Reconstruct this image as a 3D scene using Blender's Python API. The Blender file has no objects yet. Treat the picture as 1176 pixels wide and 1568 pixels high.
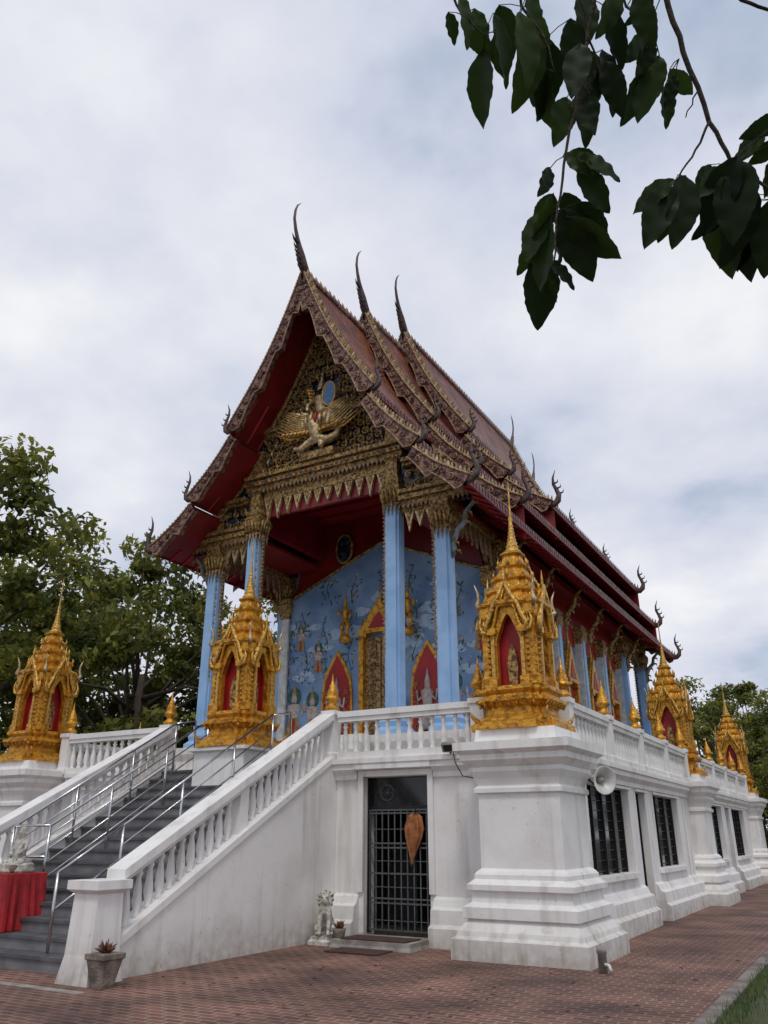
import bpy, math, random
from mathutils import Vector, Matrix
import numpy as np
R=random.Random(7)
scene=bpy.context.scene
pi=math.pi
XC=-10.4; YM=24.0
# ------------------------------------------------------------ materials
def newmat(name):
    m=bpy.data.materials.new(name); m.use_nodes=True
    nt=m.node_tree; b=nt.nodes['Principled BSDF']
    return m,nt,b
def mat(name,c1,c2=None,scale=4.0,rough=.6,metal=0.0,bump=0.0,bscale=None,detail=3,stretch=(1,1,1),lo=.35,hi=.65,coat=0):
    m,nt,b=newmat(name); N=nt.nodes; L=nt.links
    b.inputs['Roughness'].default_value=rough; b.inputs['Metallic'].default_value=metal
    if coat: b.inputs['Coat Weight'].default_value=coat
    c2=c2 or tuple(x*.75 for x in c1)
    tc=N.new('ShaderNodeTexCoord'); mp=N.new('ShaderNodeMapping'); mp.inputs['Scale'].default_value=stretch
    L.new(tc.outputs['Object'],mp.inputs['Vector'])
    no=N.new('ShaderNodeTexNoise'); no.inputs['Scale'].default_value=scale; no.inputs['Detail'].default_value=detail
    L.new(mp.outputs[0],no.inputs['Vector'])
    cr=N.new('ShaderNodeValToRGB'); cr.color_ramp.elements[0].position=lo; cr.color_ramp.elements[1].position=hi
    cr.color_ramp.elements[0].color=(*c2,1); cr.color_ramp.elements[1].color=(*c1,1)
    L.new(no.outputs['Fac'],cr.inputs[0]); L.new(cr.outputs[0],b.inputs['Base Color'])
    if bump:
        n2=N.new('ShaderNodeTexNoise'); n2.inputs['Scale'].default_value=bscale or scale*5; n2.inputs['Detail'].default_value=2
        L.new(tc.outputs['Object'],n2.inputs['Vector'])
        bp=N.new('ShaderNodeBump'); bp.inputs['Strength'].default_value=bump; bp.inputs['Distance'].default_value=.02
        L.new(n2.outputs['Fac'],bp.inputs['Height']); L.new(bp.outputs[0],b.inputs['Normal'])
    return m
def plaster():
    m,nt,b=newmat('white_plaster'); N=nt.nodes; L=nt.links
    tc=N.new('ShaderNodeTexCoord')
    def noise(sc,st,d=4):
        mp=N.new('ShaderNodeMapping'); mp.inputs['Scale'].default_value=st
        L.new(tc.outputs['Object'],mp.inputs['Vector'])
        n=N.new('ShaderNodeTexNoise'); n.inputs['Scale'].default_value=sc; n.inputs['Detail'].default_value=d
        L.new(mp.outputs[0],n.inputs['Vector']); return n
    a=noise(1.3,(1,1,1)); s=noise(5,(1,1,.08)); 
    sx=N.new('ShaderNodeSeparateXYZ'); L.new(tc.outputs['Object'],sx.inputs[0])
    mr=N.new('ShaderNodeMapRange'); mr.inputs['From Min'].default_value=0; mr.inputs['From Max'].default_value=.6
    mr.inputs['To Min'].default_value=.55; mr.inputs['To Max'].default_value=0
    L.new(sx.outputs['Z'],mr.inputs['Value'])
    r1=N.new('ShaderNodeMapRange'); r1.inputs['From Min'].default_value=.52; r1.inputs['From Max'].default_value=.78; r1.inputs['To Max'].default_value=.55
    L.new(s.outputs['Fac'],r1.inputs['Value'])
    r2=N.new('ShaderNodeMapRange'); r2.inputs['From Min'].default_value=.45; r2.inputs['From Max'].default_value=.75; r2.inputs['To Max'].default_value=.32
    L.new(a.outputs['Fac'],r2.inputs['Value'])
    ad=N.new('ShaderNodeMath'); L.new(r1.outputs[0],ad.inputs[0]); L.new(r2.outputs[0],ad.inputs[1])
    g=N.new('ShaderNodeMath'); g.operation='MULTIPLY'; n3=noise(7,(1,1,1)); 
    m3=N.new('ShaderNodeMath'); m3.operation='MULTIPLY'; m3.inputs[1].default_value=2.2; L.new(n3.outputs['Fac'],m3.inputs[0])
    L.new(mr.outputs[0],g.inputs[0]); L.new(m3.outputs[0],g.inputs[1])
    ad2=N.new('ShaderNodeMath'); ad2.use_clamp=True; L.new(ad.outputs[0],ad2.inputs[0]); L.new(g.outputs[0],ad2.inputs[1])
    n5=noise(16,(1,1,1),2); r5=N.new('ShaderNodeMapRange'); r5.inputs['From Min'].default_value=.68; r5.inputs['From Max'].default_value=.74; r5.inputs['To Max'].default_value=.35; L.new(n5.outputs['Fac'],r5.inputs['Value'])
    ad3=N.new('ShaderNodeMath'); ad3.use_clamp=True; L.new(ad2.outputs[0],ad3.inputs[0]); L.new(r5.outputs[0],ad3.inputs[1])
    mx=N.new('ShaderNodeMix'); mx.data_type='RGBA'; mx.inputs['A'].default_value=(.80,.785,.765,1); mx.inputs['B'].default_value=(.38,.34,.29,1)
    L.new(ad3.outputs[0],mx.inputs['Factor']); L.new(mx.outputs['Result'],b.inputs['Base Color'])
    b.inputs['Roughness'].default_value=.75
    bp=N.new('ShaderNodeBump'); bp.inputs['Strength'].default_value=.25; bp.inputs['Distance'].default_value=.02
    L.new(n3.outputs['Fac'],bp.inputs['Height']); L.new(bp.outputs[0],b.inputs['Normal'])
    return m
M_WHITE=plaster()
M_GOLD=mat('shrine_gold',(.70,.35,.035),(.27,.10,.012),scale=9,rough=.36,metal=.5,bump=1.0,bscale=24,lo=.3,hi=.58)
M_GOLD2=mat('bright_gold_trim',(.76,.46,.10),(.37,.19,.035),scale=20,rough=.33,metal=.5,bump=.6,bscale=60)
M_OLD=mat('aged_carved_gold',(.50,.32,.11),(.10,.055,.025),scale=14,rough=.46,metal=.4,bump=1.0,bscale=38,lo=.38,hi=.6)
M_TRIM=mat('aged_trim',(.42,.28,.15),(.15,.085,.05),scale=16,rough=.5,metal=.3,bump=.8,bscale=40)
M_BARGE=mat('carved_bargeboard',(.27,.15,.11),(.08,.022,.020),scale=9,rough=.5,metal=.15,bump=1.0,bscale=26,lo=.42,hi=.62)
M_RED=mat('red_lacquer',(.23,.009,.012),(.15,.006,.009),scale=2,rough=.4,bump=.1)
M_REDB=mat('shrine_red',(.40,.011,.014),(.27,.008,.01),scale=3,rough=.5)
M_BLUE=mat('blue_column_paint',(.31,.50,.77),(.24,.42,.67),scale=3,rough=.45,bump=.1)
M_WBLUE=mat('blue_mural_wall',(.24,.38,.58),(.10,.19,.38),scale=1.3,rough=.6,bump=.1,lo=.32,hi=.68,detail=6)
M_NAGA=mat('naga_grey_blue',(.25,.3,.34),(.12,.1,.07),scale=8,rough=.5,bump=.6)
M_DARK=mat('dark_finial',(.12,.07,.055),(.04,.03,.03),scale=9,rough=.45,metal=.3,bump=.5)
M_STEP=mat('step_stone',(.12,.12,.125),(.07,.07,.075),scale=3,rough=.6,bump=.3)
M_TREAD=mat('step_riser',(.22,.22,.225),(.13,.13,.135),scale=3,rough=.6,bump=.2)
M_STEEL=mat('stainless_steel',(.62,.62,.63),(.5,.5,.5),scale=5,rough=.22,metal=1.0)
M_IRON=mat('black_iron',(.03,.03,.032),scale=5,rough=.4,metal=.5)
M_GREYI=mat('grey_grille',(.15,.15,.155),scale=5,rough=.45,metal=.5)
M_GLASS=mat('dark_glass',(.012,.014,.016),(.02,.02,.022),scale=2,rough=.08)
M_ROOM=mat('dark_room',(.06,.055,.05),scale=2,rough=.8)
M_CONC=mat('concrete',(.36,.34,.31),(.20,.18,.16),scale=4,rough=.85,bump=.5)
M_KERB=mat('weathered_kerb',(.24,.205,.18),(.12,.10,.085),scale=3,rough=.9,bump=.6,bscale=20)
M_STATUE=mat('statue_plaster',(.66,.64,.58),(.30,.27,.22),scale=12,rough=.7,bump=.6,bscale=40)
M_PAINTW=mat('white_enamel',(.72,.72,.70),(.5,.5,.47),scale=6,rough=.4)
M_CLOTH=mat('red_cloth',(.40,.015,.02),(.26,.01,.015),scale=5,rough=.75,bump=.2)
M_TERRA=mat('stone_pot',(.26,.21,.17),(.11,.09,.07),scale=8,rough=.85,bump=.7)
M_MAT=mat('door_mat',(.10,.045,.035),(.05,.03,.025),scale=20,rough=.95,bump=.7)
M_UMB=mat('umbrella_cloth',(.42,.15,.045),(.20,.07,.02),scale=9,rough=.7)
M_BARK=mat('bark',(.10,.08,.06),(.04,.03,.025),scale=6,rough=.9,bump=1.0,stretch=(1,1,.3))
M_FIGG=mat('pale_gold_figure',(.72,.57,.33),(.28,.19,.08),scale=10,rough=.38,metal=.5,bump=.6,bscale=50)
M_LBLUE=mat('blue_glass_mosaic',(.05,.19,.38),(.02,.08,.2),scale=20,rough=.25)
M_MGREEN=mat('mural_green',(.05,.15,.11),(.02,.06,.06),scale=10,rough=.6)
M_MPINK=mat('mural_pale',(.52,.50,.48),(.40,.26,.22),scale=10,rough=.6)
M_MGOLD=mat('mural_ochre',(.42,.28,.10),(.24,.13,.05),scale=14,rough=.55)
M_MSKY=mat('mural_cloud_blue',(.42,.55,.70),(.30,.44,.62),scale=6,rough=.6)
def mosaic_mat():
    m,nt,b=newmat('pediment_glass_mosaic'); N=nt.nodes; L=nt.links
    tc=N.new('ShaderNodeTexCoord'); v=N.new('ShaderNodeTexVoronoi'); v.inputs['Scale'].default_value=11; L.new(tc.outputs['Object'],v.inputs['Vector'])
    sp=N.new('ShaderNodeSeparateColor'); L.new(v.outputs['Color'],sp.inputs[0])
    cr=N.new('ShaderNodeValToRGB'); cr.color_ramp.interpolation='CONSTANT'; e=cr.color_ramp.elements
    e[0].color=(.010,.014,.028,1); e[1].position=.55; e[1].color=(.02,.07,.16,1)
    for p,c in ((.70,(.02,.09,.10)),(.80,(.12,.012,.02)),(.88,(.16,.10,.04))):
        q=e.new(p); q.color=(*c,1)
    L.new(sp.outputs[0],cr.inputs[0]); L.new(cr.outputs[0],b.inputs['Base Color']); b.inputs['Roughness'].default_value=.25
    bp=N.new('ShaderNodeBump'); bp.inputs['Strength'].default_value=.6; bp.inputs['Distance'].default_value=.02; L.new(v.outputs['Distance'],bp.inputs['Height']); L.new(bp.outputs[0],b.inputs['Normal'])
    return m
M_TEAL=mosaic_mat()
def tile_mat():
    m,nt,b=newmat('glazed_roof_tile'); N=nt.nodes; L=nt.links
    tc=N.new('ShaderNodeTexCoord'); sx=N.new('ShaderNodeSeparateXYZ'); L.new(tc.outputs['Object'],sx.inputs[0])
    cb=N.new('ShaderNodeCombineXYZ'); L.new(sx.outputs['Y'],cb.inputs[0]); L.new(sx.outputs['Z'],cb.inputs[1])
    br=N.new('ShaderNodeTexBrick'); br.inputs['Scale'].default_value=1; br.inputs['Brick Width'].default_value=.16; br.inputs['Row Height'].default_value=.2
    br.inputs['Mortar Size'].default_value=.016; br.inputs['Color1'].default_value=(.36,.10,.03,1); br.inputs['Color2'].default_value=(.18,.04,.018,1); br.inputs['Mortar'].default_value=(.025,.012,.01,1)
    L.new(cb.outputs[0],br.inputs['Vector'])
    n=N.new('ShaderNodeTexNoise'); n.inputs['Scale'].default_value=1.5; n.inputs['Detail'].default_value=4; L.new(tc.outputs['Object'],n.inputs['Vector'])
    cr=N.new('ShaderNodeValToRGB'); cr.color_ramp.elements[0].position=.35; cr.color_ramp.elements[1].position=.65; cr.color_ramp.elements[0].color=(.35,.35,.38,1); cr.color_ramp.elements[1].color=(1.1,1.1,1,1); L.new(n.outputs['Fac'],cr.inputs[0])
    mx=N.new('ShaderNodeMix'); mx.data_type='RGBA'; mx.blend_type='MULTIPLY'; mx.inputs['Factor'].default_value=1
    L.new(br.outputs['Color'],mx.inputs['A']); L.new(cr.outputs[0],mx.inputs['B']); L.new(mx.outputs['Result'],b.inputs['Base Color'])
    bp=N.new('ShaderNodeBump'); bp.inputs['Strength'].default_value=.9; L.new(br.outputs['Fac'],bp.inputs['Height']); bp.invert=True
    L.new(bp.outputs[0],b.inputs['Normal']); b.inputs['Roughness'].default_value=.5; b.inputs['Specular IOR Level'].default_value=.3
    return m
M_TILE=tile_mat()
def leaf_mat(name,dark,light,trans=.25,rough=.5,spec=.5):
    m,nt,b=newmat(name); N=nt.nodes; L=nt.links
    g=N.new('ShaderNodeNewGeometry'); tc=N.new('ShaderNodeTexCoord')
    no=N.new('ShaderNodeTexNoise'); no.inputs['Scale'].default_value=.45; no.inputs['Detail'].default_value=1; L.new(tc.outputs['Object'],no.inputs['Vector'])
    ad=N.new('ShaderNodeMath'); ad.operation='MULTIPLY_ADD'; ad.inputs[1].default_value=.5
    sb=N.new('ShaderNodeMath'); sb.operation='MULTIPLY_ADD'; sb.inputs[1].default_value=1.6; sb.inputs[2].default_value=-.55
    L.new(no.outputs['Fac'],sb.inputs[0]); L.new(g.outputs['Random Per Island'],ad.inputs[0]); L.new(sb.outputs[0],ad.inputs[2])
    cr=N.new('ShaderNodeValToRGB'); cr.color_ramp.elements[0].color=(*dark,1); cr.color_ramp.elements[1].color=(*light,1)
    cr.color_ramp.elements[0].position=.15
    L.new(ad.outputs[0],cr.inputs[0]); L.new(cr.outputs[0],b.inputs['Base Color']); b.inputs['Roughness'].default_value=rough
    b.inputs['Specular IOR Level'].default_value=spec
    if trans:
        t=N.new('ShaderNodeBsdfTranslucent'); L.new(cr.outputs[0],t.inputs['Color'])
        mx=N.new('ShaderNodeMixShader'); mx.inputs[0].default_value=trans
        L.new(b.outputs[0],mx.inputs[1]); L.new(t.outputs[0],mx.inputs[2]); L.new(mx.outputs[0],N['Material Output'].inputs['Surface'])
    return m
M_LEAF=leaf_mat('tree_foliage',(.035,.06,.014),(.36,.36,.07),.4,.55,.3)
M_LEAF2=leaf_mat('near_leaf',(.008,.018,.006),(.055,.10,.016),.35,.5,.25)
M_GRASS=leaf_mat('grass_blades',(.04,.08,.015),(.12,.17,.04),.2,.7)
def paver_mat():
    m,nt,b=newmat('red_brick_pavers'); N=nt.nodes; L=nt.links
    tc=N.new('ShaderNodeTexCoord'); 
    nw=N.new('ShaderNodeTexNoise'); nw.inputs['Scale'].default_value=5; nw.inputs['Detail'].default_value=1; L.new(tc.outputs['Object'],nw.inputs['Vector'])
    mxv=N.new('ShaderNodeMix'); mxv.data_type='RGBA'; mxv.blend_type='LINEAR_LIGHT'; mxv.inputs['Factor'].default_value=.02
    L.new(tc.outputs['Object'],mxv.inputs['A']); L.new(nw.outputs['Color'],mxv.inputs['B'])
    br=N.new('ShaderNodeTexBrick'); br.inputs['Scale'].default_value=1; br.inputs['Brick Width'].default_value=.22; br.inputs['Row Height'].default_value=.11
    br.inputs['Mortar Size'].default_value=.014; br.inputs['Mortar Smooth'].default_value=.4
    br.inputs['Color1'].default_value=(.225,.105,.078,1); br.inputs['Color2'].default_value=(.11,.053,.042,1); br.inputs['Mortar'].default_value=(.32,.23,.19,1)
    L.new(mxv.outputs['Result'],br.inputs['Vector'])
    n=N.new('ShaderNodeTexNoise'); n.inputs['Scale'].default_value=.9; n.inputs['Detail'].default_value=7; L.new(tc.outputs['Object'],n.inputs['Vector'])
    cr=N.new('ShaderNodeValToRGB'); cr.color_ramp.elements[0].position=.32; cr.color_ramp.elements[1].position=.68
    cr.color_ramp.elements[0].color=(.38,.35,.34,1); cr.color_ramp.elements[1].color=(1.15,1.08,1.0,1); L.new(n.outputs['Fac'],cr.inputs[0])
    mx=N.new('ShaderNodeMix'); mx.data_type='RGBA'; mx.blend_type='MULTIPLY'; mx.inputs['Factor'].default_value=1
    L.new(br.outputs['Color'],mx.inputs['A']); L.new(cr.outputs[0],mx.inputs['B']); L.new(mx.outputs['Result'],b.inputs['Base Color'])
    bp=N.new('ShaderNodeBump'); bp.invert=True; bp.inputs['Strength'].default_value=.7; bp.inputs['Distance'].default_value=.01
    L.new(br.outputs['Fac'],bp.inputs['Height']); L.new(bp.outputs[0],b.inputs['Normal']); b.inputs['Roughness'].default_value=.8
    return m
M_PAVE=paver_mat()
M_EARTH=mat('grass_ground',(.07,.085,.03),(.05,.04,.022),scale=1.2,rough=.95,bump=.8,bscale=30)

# ------------------------------------------------------------ mesh builder
class MB:
    def __init__(s): s.v=[];s.f=[];s.m=[];s.mats=[];s.sm=[];s.T=None
    def add(s,vs,fs,mt,smooth=False):
        if mt not in s.mats: s.mats.append(mt)
        k=s.mats.index(mt); o=len(s.v)
        if s.T is not None: vs=[tuple(s.T@Vector(p)) for p in vs]
        s.v.extend(vs)
        for f in fs: s.f.append([i+o for i in f]); s.m.append(k); s.sm.append(smooth)
    def obj(s,name,parent=None):
        me=bpy.data.meshes.new(name); me.from_pydata([tuple(p) for p in s.v],[],s.f)
        for m in s.mats: me.materials.append(m)
        me.polygons.foreach_set('material_index',s.m); me.polygons.foreach_set('use_smooth',s.sm); me.update()
        ob=bpy.data.objects.new(name,me); scene.collection.objects.link(ob)
        if parent: ob.parent=parent
        return ob
    def box(s,x0,x1,y0,y1,z0,z1,mt):
        v=[(x0,y0,z0),(x1,y0,z0),(x1,y1,z0),(x0,y1,z0),(x0,y0,z1),(x1,y0,z1),(x1,y1,z1),(x0,y1,z1)]
        s.add(v,[(0,3,2,1),(4,5,6,7),(0,1,5,4),(1,2,6,5),(2,3,7,6),(3,0,4,7)],mt)
    def rings(s,rs,mt,cap=True,smooth=False):
        n=len(rs[0]); v=[p for r in rs for p in r]; f=[]
        for i in range(len(rs)-1):
            for j in range(n):
                a=i*n+j; b=i*n+(j+1)%n; f.append((a,b,b+n,a+n))
        if cap: f.append(tuple(range(n-1,-1,-1))); f.append(tuple((len(rs)-1)*n+j for j in range(n)))
        s.add(v,f,mt,smooth)
    def rect(s,x0,x1,y0,y1,prof,mt):
        s.rings([[(x0-o,y0-o,z),(x1+o,y0-o,z),(x1+o,y1+o,z),(x0-o,y1+o,z)] for o,z in prof],mt)
    def redent(s,cx,cy,prof,mt):
        rs=[]
        for a,z in prof:
            b=.66*a;c=.84*a
            q=[(a,-b),(a,b),(c,b),(c,c),(b,c),(b,a),(-b,a),(-b,c),(-c,c),(-c,b),(-a,b),(-a,-b),(-c,-b),(-c,-c),(-b,-c),(-b,-a),(b,-a),(b,-c),(c,-c),(c,-b)]
            rs.append([(cx+x,cy+y,z) for x,y in q])
        s.rings(rs,mt)
    def lathe(s,cx,cy,prof,mt,n=10,smooth=True):
        s.rings([[(cx+r*math.cos(2*pi*j/n),cy+r*math.sin(2*pi*j/n),z) for j in range(n)] for r,z in prof],mt,True,smooth)
    def tube(s,pts,rads,mt,n=6,smooth=True,flat=1.0):
        pts=[Vector(p) for p in pts]; rs=[]
        if not hasattr(rads,'__len__'): rads=[rads]*len(pts)
        for i,p in enumerate(pts):
            t=(pts[min(i+1,len(pts)-1)]-pts[max(i-1,0)])
            if t.length<1e-9: t=Vector((0,0,1))
            t.normalize()
            ref=Vector((0,1,0)) if abs(t.y)<.9 else Vector((1,0,0))
            a=t.cross(ref).normalized(); b=t.cross(a).normalized(); r=max(rads[i],.0008)
            rs.append([tuple(p+a*r*math.cos(2*pi*j/n)+b*r*flat*math.sin(2*pi*j/n)) for j in range(n)])
        s.rings(rs,mt,True,smooth)
    def prism(s,poly,y0,y1,mt):
        n=len(poly); v=[(x,y0,z) for x,z in poly]+[(x,y1,z) for x,z in poly]
        f=[tuple(range(n)),tuple(range(2*n-1,n-1,-1))]+[(i,i+n,(i+1)%n+n,(i+1)%n) for i in range(n)]
        s.add(v,f,mt)
    def prismx(s,poly,x0,x1,mt):
        n=len(poly); v=[(x0,y,z) for y,z in poly]+[(x1,y,z) for y,z in poly]
        f=[tuple(range(n)),tuple(range(2*n-1,n-1,-1))]+[(i,i+n,(i+1)%n+n,(i+1)%n) for i in range(n)]
        s.add(v,f,mt)
    def curl(s,cx,y,cz,size,ang,hand,mt,r=.03):
        pts=[];rd=[]
        for i in range(12):
            t=i/11; rr=size*(1-.88*t); a=ang+hand*t*2.9*pi
            pts.append((cx+rr*math.cos(a),y-.02*math.sin(t*pi),cz+rr*math.sin(a))); rd.append(r*(1.15-.55*t))
        s.tube(pts,rd,mt,5)
        a=ang-hand*.9; 
        p0=Vector(pts[0]); d=Vector((math.cos(a),0,math.sin(a)))
        s.tube([p0,p0+d*size*.5,p0+d*size*.9+Vector((0,0,size*.25))],[r*1.2,r*1.1,.002],mt,4)
def empty(name,loc=(0,0,0)):
    e=bpy.data.objects.new(name,None); e.location=loc; scene.collection.objects.link(e); return e

TEMPLE=empty('thai_temple_building')

# ------------------------------------------------------------ podium
pod=MB()
X0,X1=-16.6,-4.25; Y0,Y1=12.65,35.35
BASE=[(.34,-.05),(.34,.27),(.24,.32),(.22,.52),(.12,.56),(.07,.66),(0,.70),(0,.72)]
CORN=[(0,2.5),(.06,2.52),(.06,2.6),(.16,2.68),(.16,2.76),(.20,2.78),(.20,2.86),(0,2.862)]
def wallx(x0,x1,y0,y1,zb,zt): pod.box(x0,x1,y0,y1,zb,zt,M_WHITE)
def base_run_front(x0,x1):
    P=[(12.65+.3,-.02)]+[(12.65-o*.8,z) for o,z in BASE[:-1]]+[(12.65+.3,.70)]
    pod.prismx(P,x0,x1,M_WHITE)
wallx(-8.32,-7.70,12.65,13.0,0,2.55); wallx(-6.44,-5.2,12.65,13.0,0,2.55)
pod.box(-8.32,-5.2,12.652,13.0,2.553,2.86,M_WHITE)
base_run_front(-8.25,-7.78); base_run_front(-6.36,-5.3)
pod.box(-7.80,-7.70,12.60,12.66,.73,2.56,M_WHITE); pod.box(-6.44,-6.34,12.60,12.66,.73,2.56,M_WHITE); pod.box(-7.80,-6.34,12.595,12.66,2.562,2.66,M_WHITE)
def corn_front(x0,x1):
    pod.prismx([(12.9,2.5)]+[(12.65-o,z) for o,z in CORN]+[(12.9,2.862)],x0,x1,M_WHITE)
corn_front(-8.3,-7.82); corn_front(-6.32,-5.45); corn_front(-15.3,-12.5)
pod.prismx([(12.9,2.665),(12.53,2.665),(12.47,2.68),(12.47,2.76),(12.45,2.78),(12.45,2.86),(12.9,2.861)],-7.82,-6.32,M_WHITE)
pod.box(-16.3,-12.48,12.65,12.95,0,2.7,M_WHITE)
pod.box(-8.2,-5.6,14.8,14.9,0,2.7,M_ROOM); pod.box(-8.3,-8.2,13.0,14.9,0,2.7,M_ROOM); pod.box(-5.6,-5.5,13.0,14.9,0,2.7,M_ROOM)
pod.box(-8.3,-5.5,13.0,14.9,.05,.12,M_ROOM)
pod.box(-7.3,-6.6,14.3,14.75,.12,.95,M_TERRA); pod.box(-8.1,-7.5,14.2,14.7,.12,1.5,M_GREYI)
pod.box(X0+.05,X1-.05,Y0+.05,Y1-.05,2.70,2.84,M_CONC)
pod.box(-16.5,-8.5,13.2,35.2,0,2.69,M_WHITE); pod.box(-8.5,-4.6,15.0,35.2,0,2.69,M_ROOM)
pod.rect(XC-3.75,XC+3.75,14.45,33.55,[(.12,2.84),(.12,2.95),(.04,3.0),(0,3.2),(.06,3.35),(.06,3.5),(0,3.503)],M_WHITE)
ops=[(14.35,17.15,.95,2.45),(17.75,18.55,.12,2.45),(19.3,21.9,.95,2.45),(26.1,28.7,.95,2.45),(29.45,30.25,.12,2.45),(30.85,33.65,.95,2.45)]
def side_wall(xo,sg):
    xi=xo-sg*.3; a,b=min(xo,xi),max(xo,xi); y=Y0
    for (p,q,zb,zt) in ops:
        pod.box(a,b,y,p,0,2.5,M_WHITE)
        if zb>.2: pod.box(a,b,p,q,0,zb,M_WHITE)
        pod.box(a,b,p,q,zt,2.5,M_WHITE)
        g=xo-sg*.2
        pod.box(min(g,g-sg*.05),max(g,g-sg*.05),p,q,zb,zt,M_GLASS)
        nm=max(1,int((q-p)/.65))
        for i in range(nm+1):
            yy=p+.03+(q-p-.06)*i/nm; pod.box(min(g,g+sg*.06),max(g,g+sg*.06),yy-.02,yy+.02,zb,zt,M_IRON)
        for zz in np.arange(zb+.06,zt,.17):
            pod.box(min(g,g+sg*.03),max(g,g+sg*.03),p,q,zz,zz+.012,M_IRON)
        pod.box(min(xo,xo+sg*.05),max(xo,xo+sg*.05),p-.08,q+.08,zt+.001,zt+.048,M_WHITE)
        if zb>.2: pod.box(min(xo,xo+sg*.09),max(xo,xo+sg*.09),p-.08,q+.08,zb-.09,zb-.005,M_WHITE)
        y=q
    pod.box(a,b,y,Y1,0,2.5,M_WHITE)
    segs=[(13.0,17.7),(18.6,29.4),(30.3,35.0)]
    for p,q in segs:
        pod.prism([(xi,-.02)]+[(xo+sg*o*.8,z) for o,z in BASE[:-1]]+[(xi,.70)],p,q,M_WHITE)
    pod.prism([(xi,2.5)]+[(xo+sg*o,z) for o,z in CORN]+[(xi,2.862)],13.0,35.0,M_WHITE)
side_wall(-4.25,1); side_wall(-16.6,-1)
pod.box(X0,X1,Y1-.3,Y1,0,2.7,M_WHITE)
PED=[(.36,-.05),(.36,.26),(.30,.30),(.28,.36),(.16,.50),(.22,.52),(.22,.66),(.12,.72),(.10,.86),(.17,.88),(.17,.95),(.08,1.02),(.08,1.08),(.05,1.12),(0,1.16),
     (0,2.18),(.05,2.2),(.05,2.26),(0,2.30),(.04,2.40),(.10,2.5),(.10,2.56),(.2,2.66),(.2,2.74),(.28,2.80),(.28,2.92),(.02,2.95),(.0,3.12)]
def pedestal(cx,cy,h=.63):
    pod.rect(cx-h,cx+h,cy-h,cy+h,PED,M_WHITE)
SEMA=[(-4.53,12.42),(-4.53,YM),(-4.53,35.55),(-16.3,12.42),(-16.3,YM),(-16.3,35.55)]
for p in SEMA: pedestal(*p)
pod.rect(XC-.6,XC+.6,11.85,13.05,[(0,1.8),(0,2.95),(.0,3.05),(.08,3.08),(.08,3.14),(0,3.145)],M_WHITE)
pod.obj('podium',TEMPLE)
gr=MB()
for i in range(11):
    x=-7.68+i*.122; gr.box(x,x+.02,12.80,12.82,.14,2.0,M_GREYI)
for z in (.15,.55,.62,1.0,1.4,1.47,1.95,2.0): gr.box(-7.70,-6.44,12.795,12.827,z,z+.025,M_GREYI)
for z in (.3,.8,1.2,1.7): gr.box(-7.70,-6.44,12.798,12.824,z,z+.012,M_GREYI)
gr.box(-7.70,-6.44,12.86,12.90,2.02,2.55,M_GLASS); gr.box(-7.70,-6.44,12.84,12.861,2.02,2.08,M_IRON)
gr.tube([(-7.35+.13*math.cos(a),12.85,2.3+.13*math.sin(a)) for a in np.linspace(0,2*pi,17)],.012,M_GREYI,5)
for k in range(4):
    a=k*pi/4; gr.tube([(-7.35-.12*math.cos(a),12.85,2.3-.12*math.sin(a)),(-7.35+.12*math.cos(a),12.85,2.3+.12*math.sin(a))],.007,M_GREYI,4)
gr.box(-7.72,-7.68,12.76,12.86,.12,2.55,M_IRON); gr.box(-6.46,-6.42,12.76,12.86,.12,2.55,M_IRON)
gr.obj('door_grille',TEMPLE)

# ------------------------------------------------------------ balustrades
bal=MB()
def baluster(x,y,z,H):
    bal.lathe(x,y,[(.045,z),(.05,z+.05*H),(.032,z+.1*H),(.062,z+.3*H),(.05,z+.5*H),(.028,z+.76*H),(.05,z+.84*H),(.03,z+.9*H),(.045,z+H)],M_WHITE,8)
def bal_run(p,q):
    (xa,ya),(xb,yb)=p,q; L=math.hypot(xb-xa,yb-ya); n=int(L/.21)
    uy=(yb-ya)/L; vert=abs(uy)>.5
    def bar(w,z0,z1):
        if vert: bal.box(xa-w,xa+w,min(ya,yb),max(ya,yb),z0,z1,M_WHITE)
        else: bal.box(min(xa,xb),max(xa,xb),ya-w,ya+w,z0,z1,M_WHITE)
    bar(.10,2.86,2.98); bar(.09,3.52,3.60); bar(.12,3.60,3.70)
    for i in range(n):
        t=(i+.5)/n; baluster(xa+(xb-xa)*t,ya+(yb-ya)*t,2.98,.54)
def post(x,y,z0=2.86,z1=3.74,w=.12,bud=True):
    bal.rect(x-w,x+w,y-w,y+w,[(0.02,z0),(0.02,z0+.12),(0,z0+.14),(0,z1-.1),(.03,z1-.08),(.03,z1),(0,z1+.002)],M_WHITE)
    if bud:
        z=z1
        bal.lathe(x,y,[(.10,z),(.14,z+.03),(.14,z+.07),(.09,z+.10),(.07,z+.15),(.13,z+.20),(.14,z+.25),(.10,z+.29),(.11,z+.32),(.085,z+.36),(.088,z+.39),(.06,z+.43),(.062,z+.46),(.035,z+.51),(.02,z+.58),(.004,z+.70)],M_GOLD,12)
yr=12.62
bal_run((-8.2,yr),(-5.56,yr)); post(-8.4,yr); post(-5.44,yr)
bal_run((-15.4,yr),(-12.62,yr)); post(-12.46,yr); post(-15.5,yr)
for xs in (-4.2,-16.62):
    for a,b in ((13.3,23.1),(24.9,34.7)):
        k=4; st=(b-a)/k
        for i in range(k+1): post(xs,a+st*i)
        for i in range(k): bal_run((xs,a+st*i+.12),(xs,a+st*(i+1)-.12))
ya,yb=7.85,12.5
def rz(y): return 1.06+(y-7.7)*(3.62-1.06)/(12.5-7.7)
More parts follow.
